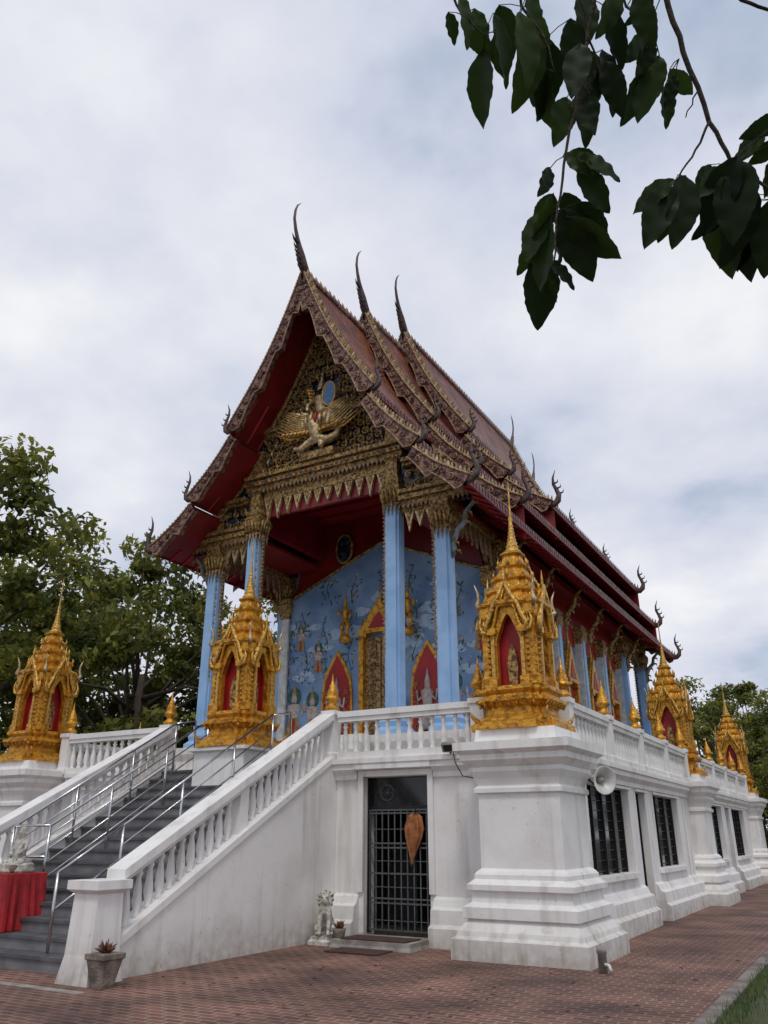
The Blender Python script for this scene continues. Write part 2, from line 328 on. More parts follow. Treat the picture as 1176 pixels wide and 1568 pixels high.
for xs in (-8.42,-12.42):
    bal.prismx([(7.75,0),(7.75,rz(7.75)-.78),(12.64,rz(12.64)-.78),(12.64,0)],xs-.14,xs+.14,M_WHITE)
    for lo,hi,w in ((-.80,-.70,.17),(-.12,-.05,.11),(-.05,.07,.16)):
        bal.prismx([(ya,rz(ya)+lo),(yb,rz(yb)+lo),(yb,rz(yb)+hi),(ya,rz(ya)+hi)],xs-w,xs+w,M_WHITE)
    n=24
    for i in range(n):
        y=ya+.12+(yb-ya-.2)*(i+.5)/n
        if abs(y-10.15)<.1: continue
        baluster(xs,y,rz(y)-.72,.62)
    bal.box(xs-.10,xs+.10,10.06,10.26,rz(10.1)-.8,rz(10.1)+.0,M_WHITE)
    bal.rect(xs-.2,xs+.2,7.42,7.82,[(.07,0),(.02,.3),(0,.95),(.07,1.0),(.07,1.1),(0,1.102)],M_WHITE)
bal.obj('balustrades',TEMPLE)
st=MB()
for i in range(16):
    y=7.8+i*.3; z=(i+1)*.175
    st.box(-12.28,-8.56,y+.03,13.2,z-.175+(.001 if i else 0),z-.04,M_TREAD)
    st.box(-12.28,-8.56,y,13.2,z-.04,z,M_STEP)
for i in range(4):
    st.box(XC-1.8,XC+1.8,14.35-.3*(4-i)+.0,14.34,2.84+i*.165,2.84+(i+1)*.165,M_WHITE)
st.obj('stairs',TEMPLE)
hr=MB()
for x in (-9.55,-11.15,-12.0):
    ys=[8.95,10.1,11.3,12.35]
    f=lambda y:(y-7.8)/.3*.175+.12
    for y in ys: hr.tube([(x,y,f(y)-.1),(x,y,f(y)+.95)],.022,M_STEEL,8)
    for h in (.95,.68,.42,.2):
        hr.tube([(x,8.95,f(8.95)+h),(x,12.35,f(12.35)+h)],.02 if h>.9 else .012,M_STEEL,8)
    hr.tube([(x,12.35,f(12.35)+.95),(x,12.9,f(12.45)+1.0),(x,12.95,2.84)],.02,M_STEEL,8)
for h in (.95,.5): hr.tube([(-11.15,8.95,.8+h),(-12.0,8.95,.8+h)],.018,M_STEEL,8)
hr.tube([(-9.55,7.9,.2),(-9.55,7.9,1.15)],.022,M_STEEL,8)
for h in (.95,.5): hr.tube([(-9.55,7.9,.2+h),(-9.55,8.95,.79+h)],.018,M_STEEL,8)
hr.obj('stair_handrails',TEMPLE)

# ------------------------------------------------------------ columns
col=MB()
ZF=3.5
def column(x,y,zt,w=.18,strip=0):
    col.rect(x-w,x+w,y-w,y+w,[(.14,ZF),(.14,ZF+.12),(.06,ZF+.2),(.08,ZF+.3),(.02,ZF+.4),(0,ZF+.45),(0,ZF+.55)],M_BLUE)
    col.rings([[(x+a*w,y+b*w,z) for a,b in ((1,-.7),(1,.7),(.7,.7),(.7,1),(-.7,1),(-.7,.7),(-1,.7),(-1,-.7),(-.7,-.7),(-.7,-1),(.7,-1),(.7,-.7)) ] for z in (ZF+.5,zt)],M_BLUE)
    col.rect(x-w,x+w,y-w,y+w,[(.02,zt-.05),(.05,zt-.02),(.0,zt+.03),(.03,zt+.1),(.10,zt+.34),(.05,zt+.38),(.07,zt+.44),(.02,zt+.5),(.05,zt+.56),(.05,zt+.6)],M_OLD)
    for fx,fy in ((0,-1),(1,0),(-1,0)):
        for k in range(4):
            o=(k-1.5)*.1
            px,py=(x+o,y-w-.03) if fy else (x+fx*(w+.03),y+o)
            col.tube([(px,py,zt+.02),(px+fx*.05,py+fy*.05,zt+.2),(px+fx*.1,py+fy*.1,zt+.36)],[.02,.045,.01],M_OLD,5)
            col.tube([(px,py,zt+.02),(px,py,zt-.12),(px,py,zt-.26-.06*(k in(1,2)))],[.03,.028,.003],M_TRIM,4)
    if strip:
        sx=x+strip*(w+.045)
        n=int((zt-ZF-1.5)/.10)
        col.box(min(sx-.03,sx+.01),max(sx-.03,sx+.01)+.02,y-.03,y+.03,zt-n*.10,zt,M_OLD)
        for i in range(n):
            z=zt-i*.10
            col.prism([(sx,z),(sx+strip*.075,z-.05),(sx,z-.10)],y-.045,y+.0,M_TRIM)
        for i in range(int(n*.9)):   # beaded mosaic edge on the shaft face
            z=zt-i*.11-.05
            bx=x+strip*(w*.7+.018); col.prism([(bx-.03,z),(bx,z-.045),(bx+.03,z),(bx,z+.045)],y-w*.7-.012,y-w*.7+.002,M_FIGG if i%2 else M_TRIM)
IN,OUT=2.02,3.27
for yy in (15.0,33.0):
    for sg in (1,-1):
        column(XC+sg*IN,yy,8.7,strip=-sg)
        column(XC+sg*OUT,yy,7.92,strip=-sg)
for sg in (1,-1):
    column(XC+sg*OUT,18.0,7.92,w=.17); column(XC+sg*OUT,30.0,7.92,w=.17)
col.obj('columns',TEMPLE)

# ------------------------------------------------------------ cella walls
ce=MB()
def topz(o): return 9.1-abs(o)*.42
for yy,sg in ((18.0,-1),(30.0,1)):
    ce.prism([(XC-3.1,ZF),(XC+3.1,ZF),(XC+3.1,topz(3.1)),(XC,9.1),(XC-3.1,topz(3.1))],yy-.1,yy+.1,M_WBLUE)
    ce.prism([(XC-3.0,7.7),(XC+3.0,7.7),(XC+2.2,11.0),(XC,14.2),(XC-2.2,11.0)],yy-.02,yy+.06,M_RED)
    ce.rect(XC-3.05,XC+3.05,yy-.12,yy+.12,[(.03,ZF+.01),(.03,ZF+.35),(0,ZF+.4)],M_OLD)
ce.tube([(XC-3.1,17.88,topz(3.1)),(XC,17.88,9.1),(XC+3.1,17.88,topz(3.1))],.05,M_OLD,5)
for sg in (1,-1):
    xs=XC+sg*3.0
    ce.box(min(xs,xs-sg*.2),max(xs,xs-sg*.2),18.1,29.9,ZF,9.3,M_WBLUE)
    ce.box(min(xs,xs+sg*.03),max(xs,xs+sg*.03),18.1,29.9,7.2,9.25,M_REDB)
    for k in range(6):
        y=18.0+k*2.4
        ce.box(min(xs,xs+sg*.24),max(xs,xs+sg*.24),y-.2,y+.2,ZF,7.3,M_PAINTW)
        ce.box(min(xs,xs+sg*.28),max(xs,xs+sg*.28),y-.12,y+.12,ZF,7.9,M_BLUE)
        ce.rect(min(xs,xs+sg*.24),max(xs,xs+sg*.24),y-.2,y+.2,[(.02,7.3),(.1,7.7),(.04,7.74),(.08,7.85),(.0,7.9)],M_OLD)
def leafq(px,pz,l,a,m,y,k):
    ce.prism([(px+l*math.cos(a),pz+l*math.sin(a)),(px-l*.35*math.sin(a),pz+l*.35*math.cos(a)),(px-l*math.cos(a),pz-l*math.sin(a)),(px+l*.35*math.sin(a),pz-l*.35*math.cos(a))],y-.008-.0021*(k%5),y,m)
def mural(x,z,H,y,seed):
    r=random.Random(seed)
    pts=[(x+.08*math.sin(t*5+seed),y,z+H*t) for t in np.linspace(0,1,8)]
    ce.tube(pts,.012,M_MGREEN,4)
    for i in range(26):
        t=r.random(); px=x+.08*math.sin(t*5+seed)+r.gauss(0,.14); pz=z+H*t
        leafq(px,pz,r.uniform(.03,.085),r.uniform(0,pi),r.choice([M_MGREEN,M_MGREEN,M_MGREEN,M_MPINK,M_MGOLD]),y,i)
def cloudlet(x,z,y,seed,s=1):
    r=random.Random(seed)
    for i in range(6):
        cx_=x+r.gauss(0,.2)*s; cz_=z+r.gauss(0,.07)*s; rr=r.uniform(.07,.14)*s
        ce.prism([(cx_+rr*1.4*math.cos(t),cz_+rr*.7*math.sin(t)) for t in np.linspace(0,2*pi,13)[:-1]],y-.0012*(i+1)-.001,y,M_MSKY)
def mfigure(x,z,s,y,seed,fl=1):
    S=lambda P:[(x+fl*a*s,z+b*s) for a,b in P]
    ring=[(.0+.17*math.cos(t),.83+.19*math.sin(t)) for t in np.linspace(0,2*pi,15)[:-1]]
    ce.prism(S(ring),y-.010,y,M_MGREEN)
    ce.prism(S([(-.17,0),(.15,0),(.19,.12),(.1,.42),(-.1,.42),(-.2,.1)]),y-.014,y,M_MGOLD)
    ce.prism(S([(-.05,0),(.03,0),(.04,.4),(-.02,.4)]),y-.018,y,M_REDB)
    ce.prism(S([(-.1,.42),(.1,.42),(.15,.66),(.05,.7),(-.05,.7),(-.15,.66)]),y-.015,y,M_MPINK)
    ce.prism(S([(.12,.66),(.3,.5),(.26,.74),(.23,.73),(.24,.57),(.1,.6)]),y-.017,y,M_MPINK)
    ce.prism(S([(-.12,.66),(-.26,.48),(-.08,.5),(-.1,.54),(-.2,.53),(-.1,.6)]),y-.0175,y,M_MPINK)
    ce.prism(S([(-.055,.72),(.055,.72),(.065,.8),(.04,.88),(-.04,.88),(-.065,.8)]),y-.016,y,M_MPINK)
    ce.prism(S([(-.06,.87),(.06,.87),(.03,.96),(0,1.12),(-.03,.96)]),y-.019,y,M_MGOLD)
k=0; YW=17.9
for x,z,s in ((-2.75,3.98,1.35),(-2.0,5.7,.8),(2.05,3.98,1.35),(2.8,5.8,.85),(2.75,3.98,1.3),(-2.6,6.35,.7),(1.95,6.6,.75),(-2.15,3.98,1.2)):
    k+=1; mfigure(XC+x,z,s,YW,k,1 if k%2 else -1)
for x in (-2.9,-2.45,-1.7,-.95,.95,1.6,2.3,2.95):
    for z in (5.45,6.5):
        k+=1; mural(XC+x+R.uniform(-.1,.1),z+R.uniform(-.2,.3),.9,YW,k)
for x in (-1.7,-.9,0,.9,1.7): mural(XC+x,7.5,.8,YW,50+int(x*10))
for i in range(18): cloudlet(XC+R.uniform(-2.7,2.7),R.uniform(5.0,7.9),YW,200+i)
ce.obj('cella_walls',TEMPLE)
gd=MB()
def gold_window(w,h,z0,door=False,crown=1.3):
    gd.box(-w/2,w/2,-.03,.02,z0,z0+h,M_REDB if not door else M_OLD)
    if door:
        gd.box(-.012,.012,-.05,-.031,z0,z0+h,M_DARK)
        for i in range(9):
            for sg in (-1,1): gd.curl(sg*w/4,-.05,z0+.2+i*.28,.11,i,sg,M_TRIM,.022)
    for sg in (-1,1):
        a=sg*w/2
        gd.box(min(a,a+sg*.14),max(a,a+sg*.14),-.16,.02,z0-.12,z0+h,M_GOLD)
        gd.box(min(a,a+sg*.2),max(a,a+sg*.2),-.2,.018,z0-.2,z0-.121,M_GOLD)
        gd.box(a-.11,a+.11,-.2,.019,z0+h+.001,z0+h+.1,M_GOLD)
    gd.box(-w/2-.14,w/2+.14,-.21,.017,z0+h+.101,z0+h+.2,M_GOLD)
    gd.box(-w/2-.2,w/2+.2,-.22,.016,z0-.32,z0-.201,M_GOLD)
    z=z0+h+.2; ww=w/2+.12
    gd.prism([(-ww,z),(ww,z),(ww*.72,z+.2*crown),(.1,z+.62*crown),(0,z+.75*crown),(-.1,z+.62*crown),(-ww*.72,z+.2*crown)],-.17,.015,M_GOLD)
    gd.prism([(-ww*.55,z+.03),(ww*.55,z+.03),(0,z+.42*crown)],-.185,-.171,M_REDB)
    for i in range(7):
        t=(i+.5)/7
        for sg in (-1,1):
            x=sg*(ww*(1-t)); zz=z+.6*crown*t+.04
            gd.tube([(x,-.1,zz),(x+sg*.06,-.1,zz+.06),(x+sg*.05,-.1,zz+.16)],[.035,.03,.002],M_GOLD2,4)
    gd.lathe(0,-.08,[(.09,z+.6*crown),(.1,z+.65*crown),(.05,z+.72*crown),(.06,z+.76*crown),(.03,z+.85*crown),(.02,z+.95*crown),(.003,z+1.25*crown)],M_GOLD2,8)
gd.T=Matrix.Translation((XC,YW,0)); gold_window(.95,2.6,3.85,True,1.1)
for xx in (-1.35,1.35):
    gd.T=Matrix.Translation((XC+xx,YW,0))
    arch=[(-.42,3.9),(.42,3.9),(.42,5.0),(.36,5.4),(.2,5.75),(0,6.1),(-.2,5.75),(-.36,5.4),(-.42,5.0)]
    gd.prism([(x*1.16,z*1.0+(.12 if z>5.2 else 0)) for x,z in arch],-.05,.01,M_GOLD)
    gd.prism(arch,-.06,-.051,M_REDB)
    gd.lathe(0,-.07,[(.2,4.0),(.22,4.3),(.12,4.6),(.17,4.9),(.07,5.0),(.085,5.15),(.05,5.25),(.01,5.5)],M_MPINK,8)
    for sg2 in (-1,1): gd.tube([(0,-.08,4.88),(sg2*.25,-.1,4.7),(sg2*.28,-.1,4.95)],[.05,.04,.03],M_MPINK,5)
    for i in range(5):
        for sg2 in (-1,1): gd.curl(sg2*.3,-.07,4.1+i*.25,.07,i,sg2,M_MGOLD,.016)
for sg in (1,-1):
    for k in range(5):
        y=19.2+k*2.4
        gd.T=Matrix.Translation((XC+sg*3.03,y,0))@Matrix.Rotation(sg*pi/2,4,'Z'); gold_window(.8,1.5,4.3,False,1.5)
gd.T=None
for sg in (-1,1):
    x=XC+sg*.95
    gd.tube([(x,17.6,6.35),(x,17.6,6.5)],[.16,.16],M_GOLD,8)
    for q in (-1,1): gd.tube([(x+q*.06,17.58,6.5),(x+q*.10,17.55,6.72),(x+q*.05,17.6,6.92)],[.045,.055,.07],M_GOLD,6)
    gd.tube([(x,17.6,6.9),(x,17.59,7.05),(x,17.6,7.22),(x,17.6,7.3)],[.09,.07,.11,.035],M_GOLD,8)
    for q in (-1,1): gd.tube([(x+q*.1,17.6,7.2),(x+q*.22,17.55,7.08),(x+q*.17,17.5,7.28 if q==sg else 6.98)],[.04,.03,.022],M_GOLD,6)
    gd.lathe(x,17.58,[(.03,7.28),(.06,7.33),(.062,7.4),(.05,7.45),(.03,7.5),(.035,7.53),(.015,7.62),(.003,7.8)],M_GOLD,9)
gd.obj('gilded_doors_windows',TEMPLE)

# ------------------------------------------------------------ roof
SECS=[((0,15.3),(2.15,11.25)),((2.0,11.02),(3.3,9.6)),((3.16,9.36),(4.45,8.42))]
def sec_pts(k,n=8):
    (a,b),(c,d)=SECS[k]; L=math.hypot(c-a,d-b); nx,nz=(d-b)/L,-(c-a)/L
    sag=.10*L/2.5
    return [(a+(c-a)*t+nx*sag*math.sin(pi*t),b+(d-b)*t+nz*sag*math.sin(pi*t)) for t in [i/n for i in range(n+1)]]
def profz(o):
    o=abs(o); 
    for k in range(3):
        P=sec_pts(k)
        for (a,b),(c,d) in zip(P,P[1:]):
            if a<=o<=c: return b+(d-b)*(o-a)/(c-a)
    return 8.4
rf=MB()
TIERS=[(13.8,34.2,0.0),(16.9,31.1,.66),(19.3,28.7,1.42)]
for (ya_,yb_,dz) in TIERS:
    for sg in (1,-1):
        for k in range(3):
            P=sec_pts(k)
            top=[(XC+sg*o,z+dz) for o,z in P]; bot=[(XC+sg*o-sg*.06,z+dz-.09) for o,z in P]
            n=len(P)
            v=[(x,ya_,z) for x,z in top]+[(x,yb_,z) for x,z in top]
            rf.add(v,[(i,i+1,i+1+n,i+n) for i in range(n-1)],M_TILE)
            v=[(x,ya_,z) for x,z in bot]+[(x,yb_,z) for x,z in bot]
            rf.add(v,[(i,i+n,i+1+n,i+1) for i in range(n-1)],M_RED)
            m=int((yb_-ya_)/.45)
            for i in range(m+1):
                y=ya_+.2+i*(yb_-ya_-.4)/m
                (xa_,za_),(xb_,zb_)=bot[-3],bot[-1]
                rf.tube([(xa_,y,za_-.03),(xb_,y,zb_-.03)],.035,M_REDB,4,False)
            x,z=top[-1]; 
            rf.box(min(x,x-sg*.05),max(x,x-sg*.05),ya_,yb_,z-.14,z+.005,M_RED)
            m=int((yb_-ya_)/.16)
            for i in range(m):
                y=ya_+.08+i*.16
                rf.add([(x+sg*.012,y-.06,z+.05),(x+sg*.012,y+.06,z+.05),(x+sg*.012,y+.05,z-.06),(x+sg*.012,y,z-.13),(x+sg*.012,y-.05,z-.06)],[(0,1,2,3,4)],M_BARGE)
    rf.tube([(XC,ya_,15.33+dz),(XC,yb_,15.33+dz)],.10,M_BARGE,8)
    rf.tube([(XC,ya_,15.44+dz),(XC,yb_,15.44+dz)],.045,M_TRIM,6)
    for i in range(int((yb_-ya_)/.22)):
        y=ya_+.15+i*.22; rf.tube([(XC,y,15.42+dz),(XC,y-.03,15.52+dz),(XC,y-.07,15.60+dz)],[.05,.035,.003],M_TRIM,4)
rf.obj('tiled_roof',TEMPLE)
bg=MB()
def hanghong(x,y,z,sg,s=1.0,mt=M_DARK):
    P=[(-.15,-.05,.08),(.05,-.06,.10),(.16,.03,.095),(.20,.18,.07),(.14,.36,.055),(.07,.52,.045),(.07,.70,.032),(.15,.92,.006)]
    bg.tube([(x+sg*a*s,y,z+b*s) for a,b,c in P],[c*s for a,b,c in P],mt,7,flat=.6)
    for a,b in ((.24,.2),(.18,.36),(.11,.52)):
        bg.tube([(x+sg*(a-.05)*s,y,z+b*s),(x+sg*(a+.08)*s,y,z+(b+.04)*s),(x+sg*(a+.10)*s,y,z+(b+.13)*s)],[.035*s,.022*s,.002],mt,4)
def chofa(y,z,d,s=1.0):
    P=[(.35,-.1,.11),(.1,.05,.13),(-.06,.25,.14),(-.17,.5,.12),(-.27,.72,.085),(-.36,.92,.062),(-.46,1.18,.05),(-.53,1.48,.042),(-.50,1.78,.036),(-.42,2.0,.027),(-.26,2.2,.006)]
    bg.tube([(XC,y+d*a*s,z+b*s) for a,b,c in P],[c*s for a,b,c in P],M_DARK,8,flat=.8)
    bg.tube([(XC,y-d*.30*s,z+.78*s),(XC,y-d*.50*s,z+.82*s),(XC,y-d*.6*s,z+.95*s)],[.055*s,.035*s,.003],M_DARK,6)
    for k in range(5):
        b=.1+.13*k; bg.tube([(XC,y-d*(.12+.06*k)*s,z+b*s),(XC,y-d*(.27+.05*k)*s,z+(b+.02)*s),(XC,y-d*(.31+.05*k)*s,z+(b+.1)*s)],[.035,.025,.003],M_DARK,4)
def barge(y,dz,d):
    for sg in (1,-1):
        for k in range(3):
            P=sec_pts(k,32); n=len(P); T=[];B=[]
            (a,b),(c,e)=SECS[k]; L=math.hypot(c-a,e-b); tx,tz=(c-a)/L,(e-b)/L; nx,nz=-tz,tx
            for i,(o,z) in enumerate(P):
                t=i/(n-1); per=4 if k==0 else 2
                ph=(per*t)%1.0
                wv=.20+.18*(ph**2.0)*(1 if ph<.88 else (1-ph)/.12)
                oo=o+nx*.06
                T.append((XC+sg*max(oo,0),z+nz*.06+dz)); ob=o-nx*wv
                B.append((XC+sg*max(ob,0.0),z-nz*wv+dz-(.25*(1-min(1,ob/.15)) if ob<.15 else 0)))
            y0,y1=(y-.07,y+.07)
            v=[(x,y0,z) for x,z in T]+[(x,y0,z) for x,z in B]+[(x,y1,z) for x,z in T]+[(x,y1,z) for x,z in B]
            f=[]
            for i in range(n-1):
                f+=[(i,i+1,n+i+1,n+i),(2*n+i,3*n+i,3*n+i+1,2*n+i+1),(i,2*n+i,2*n+i+1,i+1),(n+i,n+i+1,3*n+i+1,3*n+i)]
            bg.add(v,f,M_BARGE)
            bg.tube([(x,y-d*.08,z) for x,z in T],.024,M_TRIM,6)
            bg.tube([(x,y-d*.08,z) for x,z in B],.020,M_TRIM,5)
            m=int(L/.22)
            for i in range(m):
                t=(i+.5)/m; j=int(t*(n-1)); cx=(T[j][0]*.5+B[j][0]*.5); cz=(T[j][1]*.5+B[j][1]*.5)
                bg.curl(cx,y-d*.08,cz,.075,t*5,sg*(1 if i%2 else -1),M_TRIM if (i%2 and sg>0) else M_BARGE,.019)
            m=int(L/.10)
            for i in range(m):
                t=(i+.5)/m; j=t*(n-1); j0=int(j); fr=j-j0
                px=T[j0][0]*(1-fr)+T[min(j0+1,n-1)][0]*fr; pz=T[j0][1]*(1-fr)+T[min(j0+1,n-1)][1]*fr
                u=Vector((sg*tx,tz)); nn=Vector((sg*nx,nz)); p=Vector((px,pz))
                A=p+u*.038; Bq=p-u*.038; C=p+nn*.07-u*.02; D=p+nn*.13-u*.07
                bg.prism([tuple(A),tuple(C),tuple(D),tuple(Bq)] if sg*d<0 else [tuple(Bq),tuple(D),tuple(C),tuple(A)],y-.03,y+.03,M_OLD if i%3 else M_FIGG)
            o,z=P[-1]
            hanghong(XC+sg*o,y,z+dz+.02,sg,.85 if k<2 else 1.0)
    chofa(y,15.3+dz,d,1.0 if d>0 else .75)
for i,(a,b,dz) in enumerate(TIERS):
    barge(a,dz,1); barge(b,dz,-1)
    if i:
        for y in (a+.12,b-.12):
            for sg in (1,-1):
                for k in range(3):
                    P=sec_pts(k); 
                    for (o1,z1),(o2,z2) in zip(P,P[1:]):
                        bg.add([(XC+sg*o1,y,z1+dz-.05),(XC+sg*o2,y,z2+dz-.05),(XC+sg*o2,y,z2+dz-1.0),(XC+sg*o1,y,z1+dz-1.0)],[(0,1,2,3)],M_RED)
bg.obj('bargeboards_and_finials',TEMPLE)

# ------------------------------------------------------------ pediment & entablature
pe=MB()
def pediment(y,d):
    yf=y
    N=60; W=4.1
    xs=[-W+2*W*i/N for i in range(N+1)]
    for a,b in zip(xs,xs[1:]):
        bot=10.0 if abs((a+b)/2)<2.2 else (9.05 if abs((a+b)/2)<3.5 else 8.5)
        za,zb=profz(a)-.1,profz(b)-.1
        if min(za,zb)>bot: pe.add([(XC+a,yf,bot),(XC+b,yf,bot),(XC+b,yf,zb),(XC+a,yf,za)],[(0,1,2,3)],M_TEAL)
    def hb(x0,x1,z0,z1,p):
        ya=min(yf+d*.1,yf-d*p); yb=max(yf+d*.1,yf-d*p); pe.box(XC+x0,XC+x1,ya,yb,z0,z1,M_OLD)
    def teeth(x0,x1,z,h,n,mt=M_TRIM,up=False):
        for i in range(n):
            a=x0+(x1-x0)*i/n; b=x0+(x1-x0)*(i+1)/n; s=1 if up else -1
            pe.prism([(XC+a,z),(XC+b,z),(XC+(a+b)/2,z+s*h)],yf-d*.16-.012,yf-d*.16+.012,mt)
    for (z0,z1,p) in ((9.93,10.03,.17),(10.03,10.13,.25),(10.13,10.2,.20),(10.2,10.3,.3)): hb(-2.32,2.32,z0,z1,p)
    teeth(-2.3,2.3,9.93,.13,38)
    for (z0,z1,p) in ((11.42,11.5,.14),(11.5,11.62,.22),(11.62,11.68,.17)): hb(-1.85,1.85,z0,z1,p)
    teeth(-1.8,1.8,11.42,.1,36)
    for c in range(30): pe.lathe(XC-2.2+c*.152,yf-d*.26,[(.001,10.05),(.04,10.08),(.001,10.115)],M_LBLUE if c%2 else M_REDB,6)
    pe.box(XC-1.85,XC+1.85,min(yf+d*.06,yf+d*.16),max(yf+d*.06,yf+d*.16),9.2,9.98,M_RED)
    for sg in (1,-1):
        a,b=sorted((sg*2.25,sg*4.25))
        for (z0,z1,p) in ((8.62,8.72,.17),(8.72,8.82,.25),(8.82,8.88,.2),(8.88,8.97,.28)): hb(a if sg>0 else a+.2,b-.2 if sg>0 else b,z0,z1,p)
        teeth(a+.05,b-.25 if sg>0 else b,8.62,.12,15)
        a2,b2=sorted((sg*2.3,sg*3.3))
        for (z0,z1,p) in ((9.62,9.70,.14),(9.70,9.8,.22)): hb(a2,b2,z0,z1,p)
        for o,z0,z1 in ((sg*IN,9.28,9.93),(sg*IN,10.3,11.0),(sg*OUT,8.5,8.62),(sg*OUT,8.97,9.62)):
            pe.rect(XC+o-.16,XC+o+.16,yf-.16,yf+.1,[(.05,z0),(.05,z0+.06),(0,z0+.1),(0,z1-.1),(.05,z1-.05),(.05,z1)],M_OLD)
        for r_ in range(2):
            for c in range(4):
                pe.curl(XC+sg*(2.45+c*.23),yf-d*.07,9.14+r_*.27,.10,c*1.3+r_,sg*(1 if (c+r_)%2 else -1),M_OLD,.027)
        for c in range(5): pe.curl(XC+sg*(3.5+c*.12),yf-d*.07,9.1-c*.03,.08,c,sg,M_OLD,.025)
        for c in range(3):
            x=XC+sg*(2.42+c*.27); h=.42 if c==1 else .5
            P=[(x-.13,8.5),(x+.13,8.5),(x+.07,8.3),(x,8.5-h),(x-.07,8.3)]
            pe.prism(P,yf-.03,yf+.03,M_FIGG); pe.prism([(x-.07,8.47),(x+.07,8.47),(x,8.25)],yf-d*.045-.005,yf-d*.045+.005,M_OLD)
        pe.box(XC+min(sg*2.25,sg*3.1),XC+max(sg*2.25,sg*3.1),yf-.06,yf+.06,8.48,8.62,M_OLD)
    pe.box(XC-1.82,XC+1.82,yf-.06,yf+.06,9.62,9.93,M_OLD)
    n=12
    for c in range(n):
        x=XC-1.68+c*3.36/(n-1); e=abs(c-(n-1)/2)/((n-1)/2); h=.36+.26*e*e
        P=[(x-.12,9.62),(x+.12,9.62),(x+.07,9.45),(x,9.62-h),(x-.07,9.45)]
        pe.prism(P,yf-.04,yf+.04,M_FIGG); pe.prism([(x-.07,9.58),(x+.07,9.58),(x,9.38)],yf-d*.052-.005,yf-d*.052+.005,M_OLD)
    def scroll(dx,dz_,size,rr,skipw):
        z=10.44; row=0
        while z<14.6:
            x=0 if row%2==0 else dx/2
            while True:
                lim=None
                for t in np.arange(0,2.1,.02):
                    if profz(t)-.40>z: lim=t
                if z<11.4: lim=min(lim or 0,1.8)
                if lim is None or x>lim: break
                if not ((11.33<z<11.72) or (x<skipw and z<12.8)):
                    for sg in ((1,-1) if x>0 else (1,)):
                        pe.curl(XC+sg*x,yf-d*.06,z+R.uniform(-.02,.02),size,pi/2+sg*(row*.9+x*2),sg*(1 if row%2 else -1),M_OLD,rr)
                        pe.tube([(XC+sg*(x+size*.7),yf-d*.05,z-size*.8),(XC+sg*(x+size*.9),yf-d*.12,z+.03),(XC+sg*(x+size*.35),yf-d*.07,z+size*1.4)],[rr*.8,rr*1.2,.003],M_FIGG if (row+int(x*9))%3==0 else M_OLD,4)
                        if (row+int(x*7))%3==0: pe.lathe(XC+sg*x,yf-d*.09,[(.001,z-.03),(.035,z),(.001,z+.03)],M_LBLUE,6)
                x+=dx
            z+=dz_; row+=1
    scroll(.25,.215,.115,.030,.30)
    for sg in (1,-1):
        P=[(XC+sg*o,yf-d*.1,z-.3) for o,z in sec_pts(0,10) if o<1.95]
        P[0]=(XC,yf-d*.1,14.75)
        pe.tube(P,.06,M_OLD,6)
        P=[(XC+sg*o,yf-d*.1,z-.22) for o,z in sec_pts(1,6)]
        pe.tube(P,.05,M_OLD,6)
pediment(15.0,1); pediment(33.0,-1)
for y0,y1 in ((15.1,17.95),(30.05,32.9)):
    pe.box(XC-2.0,XC+2.0,y0,y1,9.98,10.06,M_RED)
    for i in range(1,5):
        y=y0+(y1-y0)*i/5; pe.box(XC-2.0,XC+2.0,y-.05,y+.05,9.88,9.979,M_RED)
    for sg in (1,-1):
        a,b=sorted((XC+sg*1.92,XC+sg*2.08)); pe.box(a,b,y0,y1,8.9,9.97,M_RED)
        a,b=sorted((XC+sg*2.09,XC+sg*3.4)); pe.box(a,b,y0,y1,8.66,8.74,M_RED)
        a,b=sorted((XC+sg*3.17,XC+sg*3.37)); pe.box(a,b,y0,y1,8.5,8.65,M_OLD)
        for c in range(9):
            y=y0+.3+c*.29; x=XC+sg*3.27
            pe.prismx([(y-.13,8.5),(y+.13,8.5),(y,8.0-(.15 if c in (0,8) else 0))],x-.03,x+.03,M_TRIM)
pe.tube([(XC-1.2+.26*math.cos(a),17.86,9.1+.42*math.sin(a)) for a in np.linspace(0,2*pi,24)],.04,M_OLD,6)
pe.prism([(XC-1.2+.25*math.cos(a),9.1+.41*math.sin(a)) for a in np.linspace(0,2*pi,20)[:-1]],17.84,17.9,M_TEAL)
for sg in (1,-1):
    a,b=sorted((XC+sg*2.95,XC+sg*3.45)); pe.box(a,b,18.1,29.9,8.6,8.8,M_RED)
for sg in (1,-1):
    for y in [15.0]+[18.0+2.4*k for k in range(6)]+[33.0]:
        x=XC+sg*3.45
        P=[(0,7.2,.03),(.06,7.35,.07),(.02,7.55,.085),(.14,7.8,.08),(.32,7.98,.07),(.36,8.2,.06),(.55,8.4,.05),(.62,8.55,.03)]
        pe.tube([(x+sg*a,y,z) for a,z,r in P],[r for a,z,r in P],M_NAGA if y in (15.0,33.0) else M_OLD,7,flat=.7)
        for a,z,r in P[1:7]: pe.tube([(x+sg*a,y,z),(x+sg*(a+.14),y,z-.02),(x+sg*(a+.16),y,z-.14)],[.05,.03,.003],M_OLD,4)
pe.obj('pediments_and_entablature',TEMPLE)

